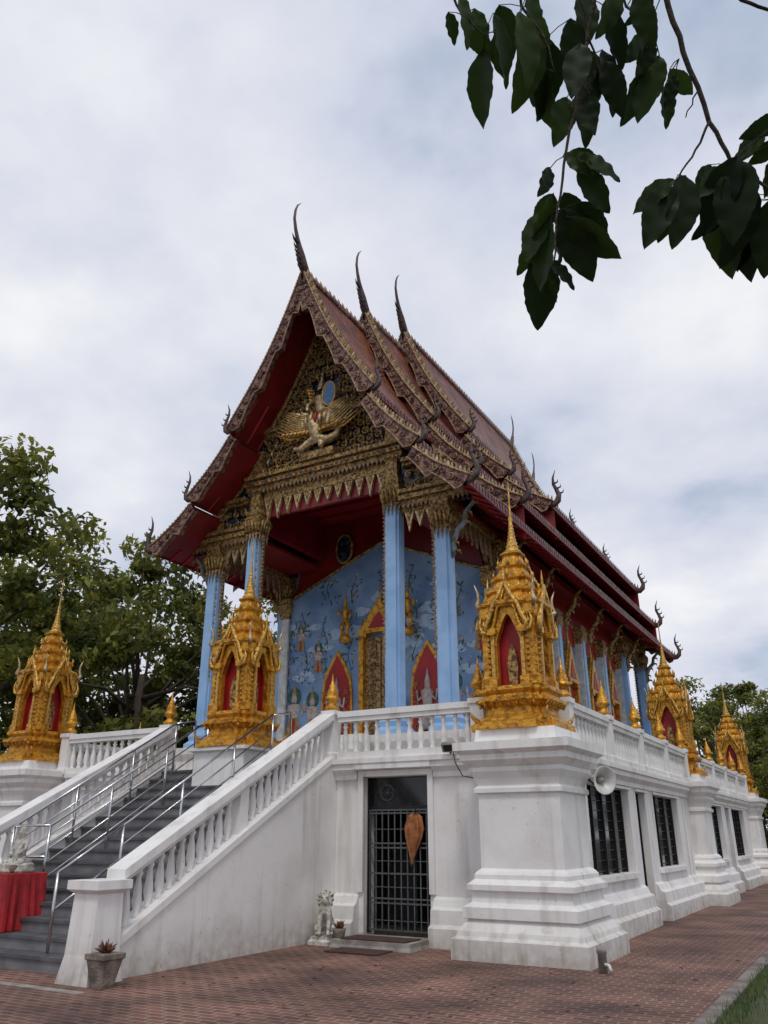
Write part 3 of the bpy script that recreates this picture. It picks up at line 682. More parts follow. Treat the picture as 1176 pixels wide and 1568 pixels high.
# ------------------------------------------------------------ skin figures
def skin(name,nodes,edges,mt,parent,loc=(0,0,0),scale=1,rot=0,sub=2):
    me=bpy.data.meshes.new(name); me.from_pydata([n[:3] for n in nodes],edges,[])
    ob=bpy.data.objects.new(name,me); scene.collection.objects.link(ob)
    md=ob.modifiers.new('Skin','SKIN'); md.use_smooth_shade=True
    for i,n in enumerate(nodes):
        sv=me.skin_vertices[0].data[i]; sv.radius=(n[3],n[3]); sv.use_root=(i==0)
    s=ob.modifiers.new('Sub','SUBSURF'); s.levels=sub; s.render_levels=sub
    me.materials.append(mt)
    ob.location=loc; ob.scale=(scale,)*3; ob.rotation_euler=(0,0,rot)
    if parent: ob.parent=parent
    return ob
SN=[(0,0,.14,.15),(0,0,.32,.125),(0,0,.5,.15),(0,-.01,.63,.055),(0,-.02,.72,.085),(0,-.01,.82,.08),(0,0,.9,.045),(0,0,1.02,.012),
    (.16,0,.57,.06),(.24,-.03,.40,.048),(.11,-.19,.27,.036),(-.16,0,.57,.06),(-.24,-.03,.40,.048),(-.11,-.19,.27,.036),
    (.13,-.04,.12,.10),(.33,-.2,.08,.07),(.03,-.28,.07,.05),(-.13,-.04,.12,.10),(-.33,-.2,.08,.07),(-.03,-.33,.1,.05)]
SE=[(0,1),(1,2),(2,3),(3,4),(4,5),(5,6),(6,7),(2,8),(8,9),(9,10),(2,11),(11,12),(12,13),(0,14),(14,15),(15,16),(0,17),(17,18),(18,19)]
def face(mb,loc,s,rot,mt):
    mb.T=Matrix.Translation(loc)@Matrix.Rotation(rot,4,'Z')@Matrix.Scale(s,4)
    mb.tube([(0,-.10,.79),(0,-.125,.755),(0,-.10,.735)],[.008,.018,.006],mt,5)
    for sg in (-1,1):
        mb.tube([(sg*.085,-.01,.80),(sg*.10,-.005,.76),(sg*.088,-.01,.71)],[.012,.02,.008],mt,5)
        mb.lathe(sg*.035,-.095,[(.001,.765),(.014,.775),(.001,.785)],mt,6)
    mb.tube([(-.025,-.10,.712),(0,-.108,.708),(.025,-.10,.712)],.007,mt,5); mb.T=None

DE=Vector((XC+.05,14.72,10.95))
DN=[(0,0,.55,.15),(0,0,.75,.12),(0,-.02,.98,.17),(0,-.03,1.15,.06),(0,-.05,1.27,.10),(0,-.04,1.42,.09),(0,0,1.58,.05),(0,0,1.85,.012),
    (.2,0,1.08,.07),(.38,-.08,.95,.055),(.42,-.12,1.25,.045),(-.2,0,1.08,.07),(-.36,-.1,.9,.055),(-.3,-.2,.68,.045),
    (.14,-.05,.5,.11),(.42,-.2,.42,.09),(.34,-.22,.1,.055),(-.14,-.05,.5,.11),(-.44,-.2,.5,.09),(-.4,-.2,.18,.055)]
skin('deity_figure',DN,SE,M_FIGG,TEMPLE,loc=DE)
BN=[(0,-.02,.25,.24),(0,0,.0,.2),(0,0,-.2,.12),(-.12,-.1,.5,.1),(-.3,-.2,.55,.07),(.3,0,-.1,.12),(.55,0,0,.09),(.62,0,.2,.07),(.5,0,.3,.05),
    (-.2,-.1,-.1,.1),(-.45,-.15,-.28,.08),(-.65,-.15,-.2,.05),(.15,-.1,-.15,.1),(.2,-.15,-.35,.07)]
BE=[(0,1),(1,2),(0,3),(3,4),(1,5),(5,6),(6,7),(7,8),(1,9),(9,10),(10,11),(1,12),(12,13)]
skin('garuda_mount',BN,BE,M_FIGG,TEMPLE,loc=(XC+.02,14.68,10.85))
dd=MB(); face(dd,tuple(DE+Vector((0,-.02,.53))),1.0,0,M_FIGG)
for sg in (-1,1):
    for row,(LL,zo) in enumerate(((1.25,0),(.85,.04))):
        for i in range(11):
            a=math.radians(4+i*5.5); L=LL-.05*i; yo=14.62-i*.012-row*.06
            p0=(XC+sg*.15,yo,11.0+.04*i+zo); p1=(XC+sg*(.15+L*.55),yo-.02,10.96+L*.30*math.sin(a)+.045*i+zo); p2=(XC+sg*(.15+L*math.cos(a*.5)),yo,11.1+L*.75*math.sin(a)+.12*LL)
            dd.tube([p0,p1,p2],[.04,.045,.006],M_FIGG if (i+row)%3 else M_GOLD2,5,flat=.5)
    for i in range(7):
        t=i/6; dd.tube([(XC+sg*(.15+.75*t),14.50,11.02+.1*t),(XC+sg*(.2+.75*t),14.47,10.95+.12*t),(XC+sg*(.26+.75*t),14.49,10.98+.15*t)],[.03,.045,.004],M_GOLD2,5)
    for i in range(4): dd.tube([(XC+sg*.12+.05,14.55,11.9+.1*i),(XC+.05+sg*(.2+.03*i),14.5,11.9+.1*i),(XC+.05+sg*(.25+.02*i),14.52,12.02+.1*i)],[.02,.03,.003],M_GOLD2,4)
dd.tube([(XC+.42+.2*math.cos(a),14.5,11.95+.34*math.sin(a)) for a in np.linspace(0,2*pi,16)],.025,M_GOLD2,5)
dd.prism([(XC+.42+.19*math.cos(a),11.95+.33*math.sin(a)) for a in np.linspace(0,2*pi,16)[:-1]],14.49,14.53,M_LBLUE)
for i in range(5): dd.tube([(XC+.05-.28+.14*i,14.52,11.55),(XC+.05-.28+.14*i,14.45,11.3),(XC+.05-.28+.14*i,14.5,11.1)],[.04,.055,.01],M_REDB if i==2 else M_FIGG,5)
dd.box(XC-.5,XC+.5,14.62,14.9,10.32,10.52,M_OLD)
dd.obj('wings_and_regalia',TEMPLE)

# ------------------------------------------------------------ sema shrine
def sema_mesh():
    m=MB()
    m.redent(0,0,[(.70,0),(.70,.1),(.64,.13),(.60,.17),(.51,.24),(.49,.34),(.56,.40),(.62,.43),(.62,.48),(.54,.51),(.52,.55),(.57,.6),(.57,.66),(.48,.67)],M_GOLD)
    for sx in (-1,1):
        for sy in (-1,1):
            m.tube([(sx*.53,sy*.53,.12),(sx*.60,sy*.60,.2),(sx*.64,sy*.64,.3)],[.045,.035,.004],M_GOLD2,5)
    for q in range(4):
        T=Matrix.Rotation(q*pi/2,4,'Z'); m.T=T
        for i in range(7):
            x=-.42+i*.14
            m.tube([(x,-.62,.14),(x,-.64,.05),(x,-.68,.02)],[.02,.04,.01],M_GOLD2,4)
            m.tube([(x*.95,-.54,.36),(x*.95,-.59,.42)],[.03,.01],M_GOLD2,4)
        yo=-.44
        for sg in (-1,1):
            a,b=sorted((sg*.20,sg*.36)); m.box(a,b,yo,yo+.10,.67,1.95,M_GOLD)
            a,b=sorted((sg*.22,sg*.28)); m.box(a,b,yo-.06,yo,.80,1.5,M_GOLD2)
            a,b=sorted((sg*.19,sg*.34)); m.box(a,b,yo-.08,yo-.001,.67,.80,M_GOLD); m.box(a,b,yo-.085,yo-.001,1.5,1.6,M_GOLD)
            for k in range(8): m.tube([(sg*.33,yo-.01,.86+k*.09),(sg*.33,yo-.05,.89+k*.09)],[.03,.008],M_GOLD2,4)
        n=10
        az=lambda x:1.40+.44*(1-abs(x/.20)**1.4)
        for i in range(n):
            x0=-.20+.4*i/n; x1=-.20+.4*(i+1)/n
            m.add([(x0,yo,az(x0)),(x1,yo,az(x1)),(x1,yo,1.95),(x0,yo,1.95),(x0,yo+.12,az(x0)),(x1,yo+.12,az(x1))],[(0,1,2,3),(0,4,5,1)],M_GOLD)
        P=[(-.36,1.5,.035),(-.34,1.66,.04),(-.27,1.80,.04),(-.21,1.98,.04),(-.11,2.12,.04),(0,2.36,.025)]
        for sg in (-1,1):
            m.tube([(sg*a,yo-.07,z) for a,z,r in P],[r for a,z,r in P],M_GOLD2,6)
            m.tube([(sg*a*.72,yo-.05,z-.07) for a,z,r in P],[r*.7 for a,z,r in P],M_GOLD,6)
            for k in range(5):
                a=-.34+.07*k; z=1.62+.13*k
                m.tube([(sg*a,yo-.07,z),(sg*(a-.05),yo-.07,z+.05),(sg*(a-.03),yo-.07,z+.14)],[.03,.025,.002],M_GOLD2,4)
            m.tube([(sg*-.34,yo-.07,1.52),(sg*-.42,yo-.09,1.55),(sg*-.45,yo-.09,1.68),(sg*-.41,yo-.09,1.82)],[.04,.035,.025,.003],M_GOLD2,5)
        m.prism([(-.26,1.95),(.26,1.95),(.14,2.13),(0,2.32),(-.14,2.13)],yo-.03,yo+.1,M_GOLD)
        m.tube([(0,yo-.05,2.3),(0,yo-.05,2.44),(0,yo-.05,2.62)],[.03,.025,.003],M_GOLD2,5)
        m.box(-.20,.20,yo+.20,yo+.215,.67,1.95,M_REDB)
        m.box(-.215,-.201,yo+.02,yo+.2,.68,1.9,M_REDB); m.box(.201,.215,yo+.02,yo+.2,.68,1.9,M_REDB)
        m.box(-.2,.2,yo+.02,yo+.2,.66,.69,M_REDB)
        m.prism([(-.07,.72),(.07,.72),(.09,1.05),(.055,1.25),(0,1.35),(-.055,1.25),(-.09,1.05)],yo+.14,yo+.185,M_OLD)
        m.T=T@Matrix.Translation((.37,-.37,0))
        m.redent(0,0,[(.12,.67),(.12,.8),(.085,.84),(.085,1.72),(.12,1.78),(.13,1.95)],M_GOLD)
        m.T=T@Matrix.Translation((.45,-.45,0))
        m.tube([(0,0,1.93),(.05,-.05,2.0),(.02,-.02,2.12),(.03,-.03,2.24),(.07,-.07,2.38)],[.05,.045,.03,.022,.003],M_FIGG,5)
    m.T=None
    m.redent(0,0,[(.50,1.95),(.54,2.0),(.54,2.05),(.43,2.1),(.39,2.2),(.43,2.24),(.43,2.28),(.33,2.32),(.29,2.44),(.33,2.48),(.33,2.52),(.245,2.56),(.21,2.68),(.25,2.72),(.25,2.75),(.175,2.79),(.145,2.92),(.18,2.96),(.18,2.98),(.12,3.0)],M_GOLD)
    for (h,z) in ((.42,2.27),(.32,2.5),(.24,2.73)):
        for sx in (-1,1):
            for sy in (-1,1): m.tube([(sx*h*.78,sy*h*.78,z),(sx*h*.84,sy*h*.84,z+.07),(sx*h*.8,sy*h*.8,z+.14)],[.028,.022,.002],M_GOLD2,4)
            m.tube([(sx*h,0,z),(sx*h*1.02,0,z+.09),(sx*h*.9,0,z+.18)],[.04,.035,.002],M_GOLD2,4); m.tube([(0,sx*h,z),(0,sx*h*1.02,z+.09),(0,sx*h*.9,z+.18)],[.04,.035,.002],M_GOLD2,4)
    prof=[(.13,2.98),(.15,3.03),(.10,3.08)]; z=3.08; r=.105
    for i in range(7): prof+=[(r,z+.02),(r+.008,z+.045),(r*.82,z+.065)]; z+=.065; r*=.84
    prof+=[(r,z+.04),(r*1.25,z+.10),(r*.6,z+.18),(r*.7,z+.22),(r*.42,z+.4),(.014,z+.6),(.004,4.36)]
    m.lathe(0,0,prof,M_GOLD2,12)
    return m
first=sema_mesh().obj('golden_boundary_stone_shrine'); first.location=(SEMA[0][0]-.08,SEMA[0][1],3.12)
def link(name,ob,loc,rot=0,sc=1):
    o=bpy.data.objects.new(name,ob.data); o.location=loc; o.rotation_euler=(0,0,rot); o.scale=(sc,)*3; scene.collection.objects.link(o); return o
for p in SEMA[1:]: link('golden_boundary_stone_shrine',first,(*p,3.12))
link('golden_boundary_stone_shrine',first,(XC,12.45,3.145))

# ------------------------------------------------------------ small objects
al=empty('altar_table'); a=MB()
cx,cy=-11.38,8.45; zb=.36
rs=[]
for z,amp,off in ((1.10,0,0),(1.09,0,.02),(.95,.012,.03),(.7,.03,.05),(zb,.05,.08)):
    ring=[]
    for i in range(64):
        t=i/64*4; s=int(t); u=t-s; hx,hy=.5+off,.32+off
        c=[(-hx,-hy),(hx,-hy),(hx,hy),(-hx,hy),(-hx,-hy)]
        x=c[s][0]*(1-u)+c[s+1][0]*u; y=c[s][1]*(1-u)+c[s+1][1]*u
        w=amp*math.sin(i*1.9+math.sin(i*.7)); L=math.hypot(x,y); ring.append((cx+x*(1+w/L),cy+y*(1+w/L),z))
    rs.append(ring)
a.rings(rs,M_CLOTH,smooth=False)
a.lathe(cx+.38,cy-.16,[(.04,1.10),(.06,1.14),(.06,1.2),(.05,1.21)],M_TERRA,10)
a.lathe(cx+.30,cy-.2,[(.025,1.10),(.025,1.17),(.035,1.18)],M_GOLD2,8)
a.obj('cloth_and_vessels',al)
sw=empty('white_seated_statue')
skin('body',SN,SE,M_STATUE,sw,loc=(cx+.25,cy+.02,1.18),scale=.60)
b=MB(); face(b,(cx+.25,cy+.02,1.18),.60,0,M_STATUE); b.lathe(cx+.25,cy,[(.24,1.102),(.26,1.14),(.22,1.18),(.24,1.21),(.2,1.23)],M_STATUE,14); b.obj('base_and_face',sw)
gl=empty('guardian_lion_statue')
LN=[(0,.1,.14,.12),(0,.04,.28,.12),(0,-.05,.42,.11),(0,-.09,.52,.08),(0,-.12,.60,.10),(0,-.22,.58,.055),
    (.08,-.10,.36,.06),(.08,-.15,.18,.042),(.08,-.17,.05,.035),(.08,-.24,.03,.03),(-.08,-.10,.36,.06),(-.08,-.15,.18,.042),(-.08,-.17,.05,.035),(-.08,-.24,.03,.03),
    (.13,.08,.12,.08),(.15,-.05,.12,.06),(.14,-.02,.03,.035),(.14,-.14,.03,.03),(-.13,.08,.12,.08),(-.15,-.05,.12,.06),(-.14,-.02,.03,.035),(-.14,-.14,.03,.03),
    (0,.2,.12,.04),(0,.27,.25,.03),(0,.22,.38,.035),(.06,-.08,.69,.025),(-.06,-.08,.69,.025)]
LE=[(0,1),(1,2),(2,3),(3,4),(4,5),(2,6),(6,7),(7,8),(8,9),(2,10),(10,11),(11,12),(12,13),(0,14),(14,15),(15,16),(16,17),(0,18),(18,19),(19,20),(20,21),(0,22),(22,23),(23,24),(4,25),(4,26)]
skin('body',LN,LE,M_STATUE,gl,loc=(-8.02,12.0,.13),scale=.88,rot=.45)
b=MB(); b.rect(-8.18,-7.86,11.82,12.2,[(.03,0),(.03,.05),(0,.08),(0,.12)],M_STATUE)
b.T=Matrix.Translation((-8.02,12.0,.13))@Matrix.Rotation(.45,4,'Z')@Matrix.Scale(.88,4)
for i in range(12):
    aa=i/12*2*pi; b.tube([(.11*math.cos(aa),-.08,.58+.11*math.sin(aa)),(.14*math.cos(aa),-.05,.58+.14*math.sin(aa)),(.11*math.cos(aa)*1.2,.0,.58+.15*math.sin(aa)-.03)],[.03,.03,.01],M_STATUE,5)
for sg in (-1,1): b.lathe(sg*.045,-.20,[(.001,.61),(.016,.625),(.001,.64)],M_IRON,6)
b.T=None; b.obj('plinth_and_mane',gl)
def spiky(name,x,y,z,n,L,mt,potf,seed):
    e=empty(name); m=MB(); potf(m); r=random.Random(seed)
    for i in range(n):
        an=r.uniform(0,2*pi); ti=r.uniform(.2,1.1); l=L*r.uniform(.6,1.1); d=Vector((math.cos(an)*math.sin(ti),math.sin(an)*math.sin(ti),math.cos(ti)))
        p=Vector((x,y,z)); m.tube([p,p+d*l*.5,p+d*l+Vector((0,0,-.15*l*ti))],[.014,.02,.002],mt,4,flat=.3)
    m.obj('pot_and_leaves',e)
M_BROM=leaf_mat('bromeliad',(.06,.05,.02),(.22,.05,.03),.1)
spiky('potted_bromeliad',-7.98,7.42,.34,34,.17,M_BROM,lambda m:(m.rect(-8.07,-7.89,7.33,7.51,[(-.01,0),(.0,.03),(.05,.28),(.07,.30),(.07,.35),(.04,.352)],M_TERRA)),3)
spiky('small_potted_plant',-7.72,11.95,.24,26,.15,M_BROM,lambda m:m.lathe(-7.72,11.95,[(.06,0),(.07,.02),(.1,.2),(.11,.24),(.08,.24)],M_TERRA,10),5)
b=MB(); b.rect(-7.75,-6.35,11.75,12.62,[(.02,0),(0,.05),(0,.11)],M_CONC); b.rect(-7.6,-6.45,11.8,12.3,[(0,.112),(0,.13)],M_MAT); b.rect(-7.5,-6.6,11.2,11.7,[(0,.004),(0,.02)],M_MAT); b.obj('doorstep_with_mat')
b=MB()
b.T=Matrix.Translation((-6.74,12.72,1.92))@Matrix.Rotation(.10,4,'Y')
rs=[]
for z,r in ((0,.05),(-.04,.11),(-.2,.15),(-.34,.13),(-.5,.08),(-.66,.035),(-.76,.01)):
    rs.append([(r*(1+.22*math.cos(6*t+z*4))*math.cos(t),r*.45*(1+.22*math.cos(6*t+z*4))*math.sin(t),z+.03*math.cos(6*t)*(z>-.1)) for t in [2*pi*i/36 for i in range(36)]])
b.rings(rs,M_UMB); b.tube([(0,0,0),(0,0,.12),(.03,0,.17),(.06,0,.14)],.01,M_IRON,6); b.tube([(0,0,-.7),(0,0,-.8)],.006,M_STEEL,5); b.T=None
b.obj('folded_umbrella')
b=MB()
b.T=Matrix.Translation((-3.72,13.15,2.42))@Matrix.Rotation(math.radians(-38),4,'Z')@Matrix.Rotation(math.radians(96),4,'Y')
b.lathe(0,0,[(.05,-.28),(.07,-.26),(.07,-.14),(.04,-.13),(.05,0),(.09,.1),(.16,.17),(.21,.20),(.215,.21),(.20,.205),(.14,.16),(.07,.08),(.03,.0)],M_PAINTW,20)
b.lathe(0,0,[(.001,.0),(.04,.02),(.05,.1),(.03,.15),(.001,.16)],M_CONC,12); b.T=None
b.tube([(-3.95,13.15,2.5),(-3.8,13.2,2.38),(-3.78,13.2,2.35)],.018,M_IRON,6)
b.obj('horn_loudspeaker')
b=MB(); b.T=Matrix.Translation((-5.9,12.36,2.95))@Matrix.Rotation(.5,4,'X')
b.rect(-.1,.1,-.03,.03,[(.0,-.07),(.015,-.05),(.015,.07),(0,.09)],M_CONC); b.box(-.08,.08,-.05,-.046,-.04,.06,M_GLASS); b.T=None
b.tube([(-5.9,12.42,2.86),(-5.9,12.4,2.92)],.02,M_IRON,6); b.tube([(-5.85,12.4,2.9),(-5.8,12.38,2.7),(-5.7,12.42,2.5),(-5.55,12.5,2.47),(-5.25,12.1,2.6)],.009,M_IRON,5)
b.obj('floodlight')
b=MB(); b.lathe(-3.35,11.32,[(.055,0),(.055,.22),(.065,.22),(.065,.3),(.045,.3),(.045,.24)],M_CONC,14); b.tube([(-3.35,11.32,.1),(-3.25,11.25,.1),(-3.22,11.22,.04)],.02,M_PAINTW,8); b.obj('water_pipe_stub')

# ------------------------------------------------------------ ground
g=MB(); S=500; g.add([(-S,-S,0),(S,-S,0),(S,S,0),(-S,S,0)],[(0,1,2,3)],M_EARTH); g.obj('ground').location=(0,0,-.006)
g=MB(); g.add([(-24,-8,0),(-1.80,-8,0),(-1.80,60,0),(-24,60,0)],[(0,1,2,3)],M_PAVE); g.obj('brick_pavement')
g=MB(); g.box(-1.80,-1.64,-8,60,-.05,.025,M_KERB); g.obj('pavement_kerb')
g=MB(); g.box(-12.9,-7.9,7.0,7.12,-.02,.008,M_CONC); g.obj('concrete_edging_strip')
gm=MB(); r=random.Random(2)
for i in range(7500):
    x=-1.62+abs(r.gauss(0,1))*1.1; y=r.uniform(6,26)
    if r.random()<.35: x=-1.68+r.random()*.25
    a=r.uniform(0,2*pi); h=r.uniform(.03,.1); w=.006; lx=r.uniform(-.04,.04); ly=r.uniform(-.04,.04)
    gm.add([(x-w*math.cos(a),y-w*math.sin(a),0),(x+w*math.cos(a),y+w*math.sin(a),0),(x+lx,y+ly,h)],[(0,1,2)],M_GRASS)
gm.obj('grass')
fl=MB()
for i in range(190):
    x=r.uniform(-8,-2); y=r.uniform(7,16); 
    if x>-3.5 or y<11.0:
        a=r.uniform(0,2*pi); l=r.uniform(.02,.045)
        fl.add([(x+l*math.cos(a),y+l*math.sin(a),.006),(x-l*.4*math.sin(a),y+l*.4*math.cos(a),.015),(x-l*math.cos(a),y-l*math.sin(a),.006),(x+l*.4*math.sin(a),y-l*.4*math.cos(a),.012)],[(0,1,2,3)],M_BROM)
fl.obj('fallen_leaves')

# ------------------------------------------------------------ trees
def tree_obj(name,seed,H,W,nclump,per,ls,z0=.22):
    rg=np.random.default_rng(seed); r=random.Random(seed)
    m=MB()
    m.tube([(0,0,-.1),(.1,.05,H*.15),(.0,.1,H*.35),(.15,0,H*.6)],[.32,.26,.2,.1],M_BARK,9)
    cl=[]
    while len(cl)<nclump:
        p=rg.uniform(-1,1,3)
        d=np.linalg.norm(p)
        if d>1 or d<.35: continue
        c=np.array([p[0]*W*(1-.25*max(0,p[2])),p[1]*W*(1-.25*max(0,p[2])),H*(z0+(1-z0)/2)+p[2]*H*(1-z0)/2])
        cl.append(c)
    for c in cl[::2]:
        b=Vector((0,.05,H*r.uniform(.2,.55))); c_=Vector(c); mid=(b+c_)/2+Vector((r.uniform(-.3,.3),r.uniform(-.3,.3),.3))
        m.tube([b,mid,c_],[.10,.05,.015],M_BARK,5)
    ob=m.obj(name)
    n=nclump*per; cen=np.repeat(np.array(cl),per,0); rad=np.repeat(rg.uniform(.45,1.2,nclump)*W*.18,per)
    d=rg.normal(size=(n,3)); d/=np.linalg.norm(d,axis=1)[:,None]; rr=rg.random(n)**.45
    pos=cen+d*(rad*rr)[:,None]*np.array([1.2,1.2,.7]); 
    nn=d*.6+rg.normal(size=(n,3))*.6+np.array([0,0,.5]); nn/=np.linalg.norm(nn,axis=1)[:,None]
    t=np.cross(nn,rg.normal(size=(n,3))); t/=np.linalg.norm(t,axis=1)[:,None]; b=np.cross(nn,t)
    s=(ls*rg.uniform(.6,1.3,n))[:,None]
    V=np.stack([pos+t*s,pos+b*s*.5+nn*s*.1,pos-t*s,pos-b*s*.5+nn*s*.1],1).reshape(-1,3)
    me=bpy.data.meshes.new(name+'_crown'); me.vertices.add(4*n); me.vertices.foreach_set('co',V.ravel())
    me.loops.add(4*n); me.loops.foreach_set('vertex_index',np.arange(4*n)); me.polygons.add(n); me.polygons.foreach_set('loop_start',np.arange(0,4*n,4)); me.polygons.foreach_set('loop_total',np.full(n,4))
    me.update(calc_edges=True); me.materials.append(M_LEAF)
    c=bpy.data.objects.new('crown',me); scene.collection.objects.link(c); c.parent=ob
    return ob,c
def place(src,loc,rot,sc):
    t,c=src; o=bpy.data.objects.new(t.name.split('.')[0],t.data); scene.collection.objects.link(o)
    o.location=loc; o.rotation_euler=(0,0,rot); o.scale=sc if hasattr(sc,'__len__') else (sc,)*3
    cc=bpy.data.objects.new('crown',c.data); scene.collection.objects.link(cc); cc.parent=o
t1=tree_obj('broadleaf_tree',11,13,5.2,78,210,.15); t1[0].location=(-25.5,15.0,0); t1[0].scale=(1.1,1.1,1.14)
t2=tree_obj('broadleaf_tree',23,11,4.6,64,210,.15,.1); t2[0].location=(-22.0,20.5,0); t2[0].scale=(1,1,1.05)
place(t1,(-30,24,0),2,1.15); place(t1,(-22.5,27,0),4,.95); place(t2,(-19,33,0),2.2,1.05)
place(t2,(-27,18.5,0),5,(.9,.9,.62)); place(t2,(-21,25,0),.7,(.8,.8,.6)); place(t2,(-23,16,0),3.3,(.7,.7,.42))
place(t2,(-16,42,0),.4,1.0)
place(t1,(-8.6,56,0),1,.88); place(t2,(-5.6,52,0),2.6,.9); place(t2,(-3.4,46,0),4,.74); place(t2,(-1.2,42,0),3.5,.72); place(t1,(-3,62,0),5,.95); place(t2,(3,48,0),.3,1.0); place(t2,(-6.5,47,0),1.9,.5)
# ------------------------------------------------------------ overhanging branch
br=MB(); rb=random.Random(5)
O=Vector((-1.205,2.087,2.577)); A=Vector((.866,.5,0)); U=Vector((.1879,-.3254,.9267)); Fv=Vector((-.4634,.8025,.3758)); K=.002126
def bp(u,v,d=0): return O+A*((u-588)*K)+U*((784-v)*K)+Fv*d
def twig(P,r0,r1,d0=0,d1=0):
    n=len(P); pts=[]
    for i in range(n-1):
        for k in range(4):
            t=k/4; pts.append((P[i][0]*(1-t)+P[i+1][0]*t+rb.uniform(-2,2),P[i][1]*(1-t)+P[i+1][1]*t))
    pts.append(P[-1]); N=len(pts)
    br.tube([bp(u,v,d0+(d1-d0)*i/(N-1)) for i,(u,v) in enumerate(pts)],[r0+(r1-r0)*i/(N-1) for i in range(N)],M_BARK,6)
twig([(915,-60),(905,0),(887,120),(862,240),(850,330),(842,415)],.008,.003,-.05,-.05)
twig([(960,-70),(1010,0),(1040,90),(1080,195),(1115,255),(1185,305),(1240,330)],.010,.005,-.05,-.02)
twig([(1080,195),(1062,235),(1035,275),(1015,292)],.005,.002,-.04,0)
twig([(1060,150),(1050,180)],.003,.002,-.04,0)
twig([(720,-60),(690,-10),(712,25),(742,55)],.006,.002)
twig([(1100,-40),(1135,0),(1190,20)],.007,.005)
twig([(780,-50),(800,10),(835,60),(850,110)],.006,.002,0,.0)
twig([(860,-50),(880,20),(905,90),(925,130)],.006,.002,-.1,0)
twig([(940,-50),(960,10),(1000,50)],.005,.002)
twig([(887,120),(905,150)],.003,.002); 
LV=[(745,58,738,165),(700,-5,722,75),(712,30,762,68),(755,20,790,110),(790,40,812,150),(800,20,842,120),(820,60,795,170),(835,90,850,175),(850,60,838,160),(770,-20,800,50),(830,-30,850,60),(735,-30,750,40),(690,-12,705,30),(765,30,775,90),
 (870,40,880,130),(880,90,862,180),(895,120,908,215),(915,120,940,200),(880,150,905,215),(905,60,930,150),(868,150,850,225),(930,60,955,160),(900,-30,905,60),(940,-20,920,70),(925,90,900,160),(840,10,872,70),(812,-20,822,60),(925,20,965,90),(860,100,838,150),
 (852,238,832,290),(868,238,928,262),(872,258,938,292),(872,280,936,330),(866,290,905,345),(880,315,942,365),(845,300,822,372),(840,315,806,398),(846,330,870,400),(840,360,850,480),(835,330,812,405),(856,330,905,435),(864,345,937,412),(870,300,900,360),(850,400,865,445),(850,290,826,330),(868,330,928,380),(848,385,890,430),(860,250,895,290),(842,340,828,440),
 (1050,68,1097,100),(1010,20,968,75),(1010,50,985,100),(1002,80,975,165),(1025,60,990,165),(1040,98,1052,160),(1045,100,1030,150),(1000,-10,960,40),(965,10,990,90),(985,20,1010,95),
 (1020,288,965,330),(1018,292,975,385),(1030,290,1010,370),(1040,280,1022,390),(1045,272,1070,330),(1035,290,1060,350),(1065,240,1085,300),(1115,255,1062,310),(1110,258,1075,360),(1120,262,1100,385),(1130,268,1135,410),(1150,280,1118,405),(1160,290,1165,415),(1175,295,1150,400),(1190,300,1180,420),(1125,262,1095,330),(1145,275,1160,350),(1170,200,1135,235),(1200,180,1140,205),(1190,220,1150,250),(1215,250,1160,290),(1100,240,1072,290),(1140,270,1085,350),(1185,305,1140,380),(1200,170,1160,215),(1165,290,1130,340),(1195,240,1165,300)]
for (u0,v0,u1,v1) in LV:
    d=rb.uniform(-.10,.16); p0=bp(u0,v0,d); p1=bp(u1,v1,d+rb.uniform(-.06,.10))
    ax=(p1-p0); L=ax.length; ax.normalize()
    nrm=(Fv*-1+A*rb.uniform(-1.0,1.0)+U*rb.uniform(-.9,1.0)).normalized(); sd=ax.cross(nrm).normalized(); nrm=sd.cross(ax)
    w=L*rb.uniform(.22,.27); vs=[];n=18; bend=rb.uniform(.03,.2)
    for i in range(n+1):
        t=i/n; ww=w*math.sin(pi*min(1,t**.85))**.8*(1-.12*t) if 0<i<n else 0.0008
        c=p0+ax*(L*t)+nrm*(-bend*L*t*t)
        ws=ww*(1+.05*(i%2)) 
        for s in (-1,-.5,0,.5,1): vs.append(tuple(c+sd*s*ws+nrm*(abs(s)*ww*.30+(.0045 if i%2 else -.0015)*abs(s)*(abs(s)<.9)+.004*math.sin(i*1.3+s*2)*abs(s))))
    fs=[(i*5+j,i*5+j+1,i*5+j+6,i*5+j+5) for i in range(n) for j in range(4)]
    br.add(vs,fs,M_LEAF2,True)
    q=min([(842,415),(850,330),(862,240),(887,120),(905,0),(1010,0),(1040,90),(1080,195),(1115,255),(1185,305),(1035,275),(742,55),(712,25),(835,60),(850,110),(905,90),(925,130),(800,10),(960,10),(1000,50),(1015,292)],key=lambda q:(q[0]-u0)**2+(q[1]-v0)**2)
    br.tube([bp(q[0],q[1],0),(bp(q[0],q[1],0)+p0)/2+Vector((0,0,.008)),p0],.0018,M_BARK,4)
P=[bp(915,-60,-.05),bp(960,-70,-.05),bp(1100,-40,0)]
hub=Vector((.8,1.6,4.9)); 
for p in (P[0],P[1],P[2],bp(720,-60),bp(780,-50),bp(860,-50,-.1),bp(940,-50)): br.tube([p,(p+hub)/2+Vector((0,0,.12)),hub],[.009,.014,.03],M_BARK,6)
br.tube([hub,(2.0,1.2,5.2),(3.4,.6,4.6)],[.03,.06,.10],M_BARK,8)
br.tube([(3.6,.5,-.1),(3.5,.55,2.2),(3.4,.6,4.6),(3.6,.6,7)],[.24,.2,.16,.08],M_BARK,10)
br.obj('overhanging_tree_branch')

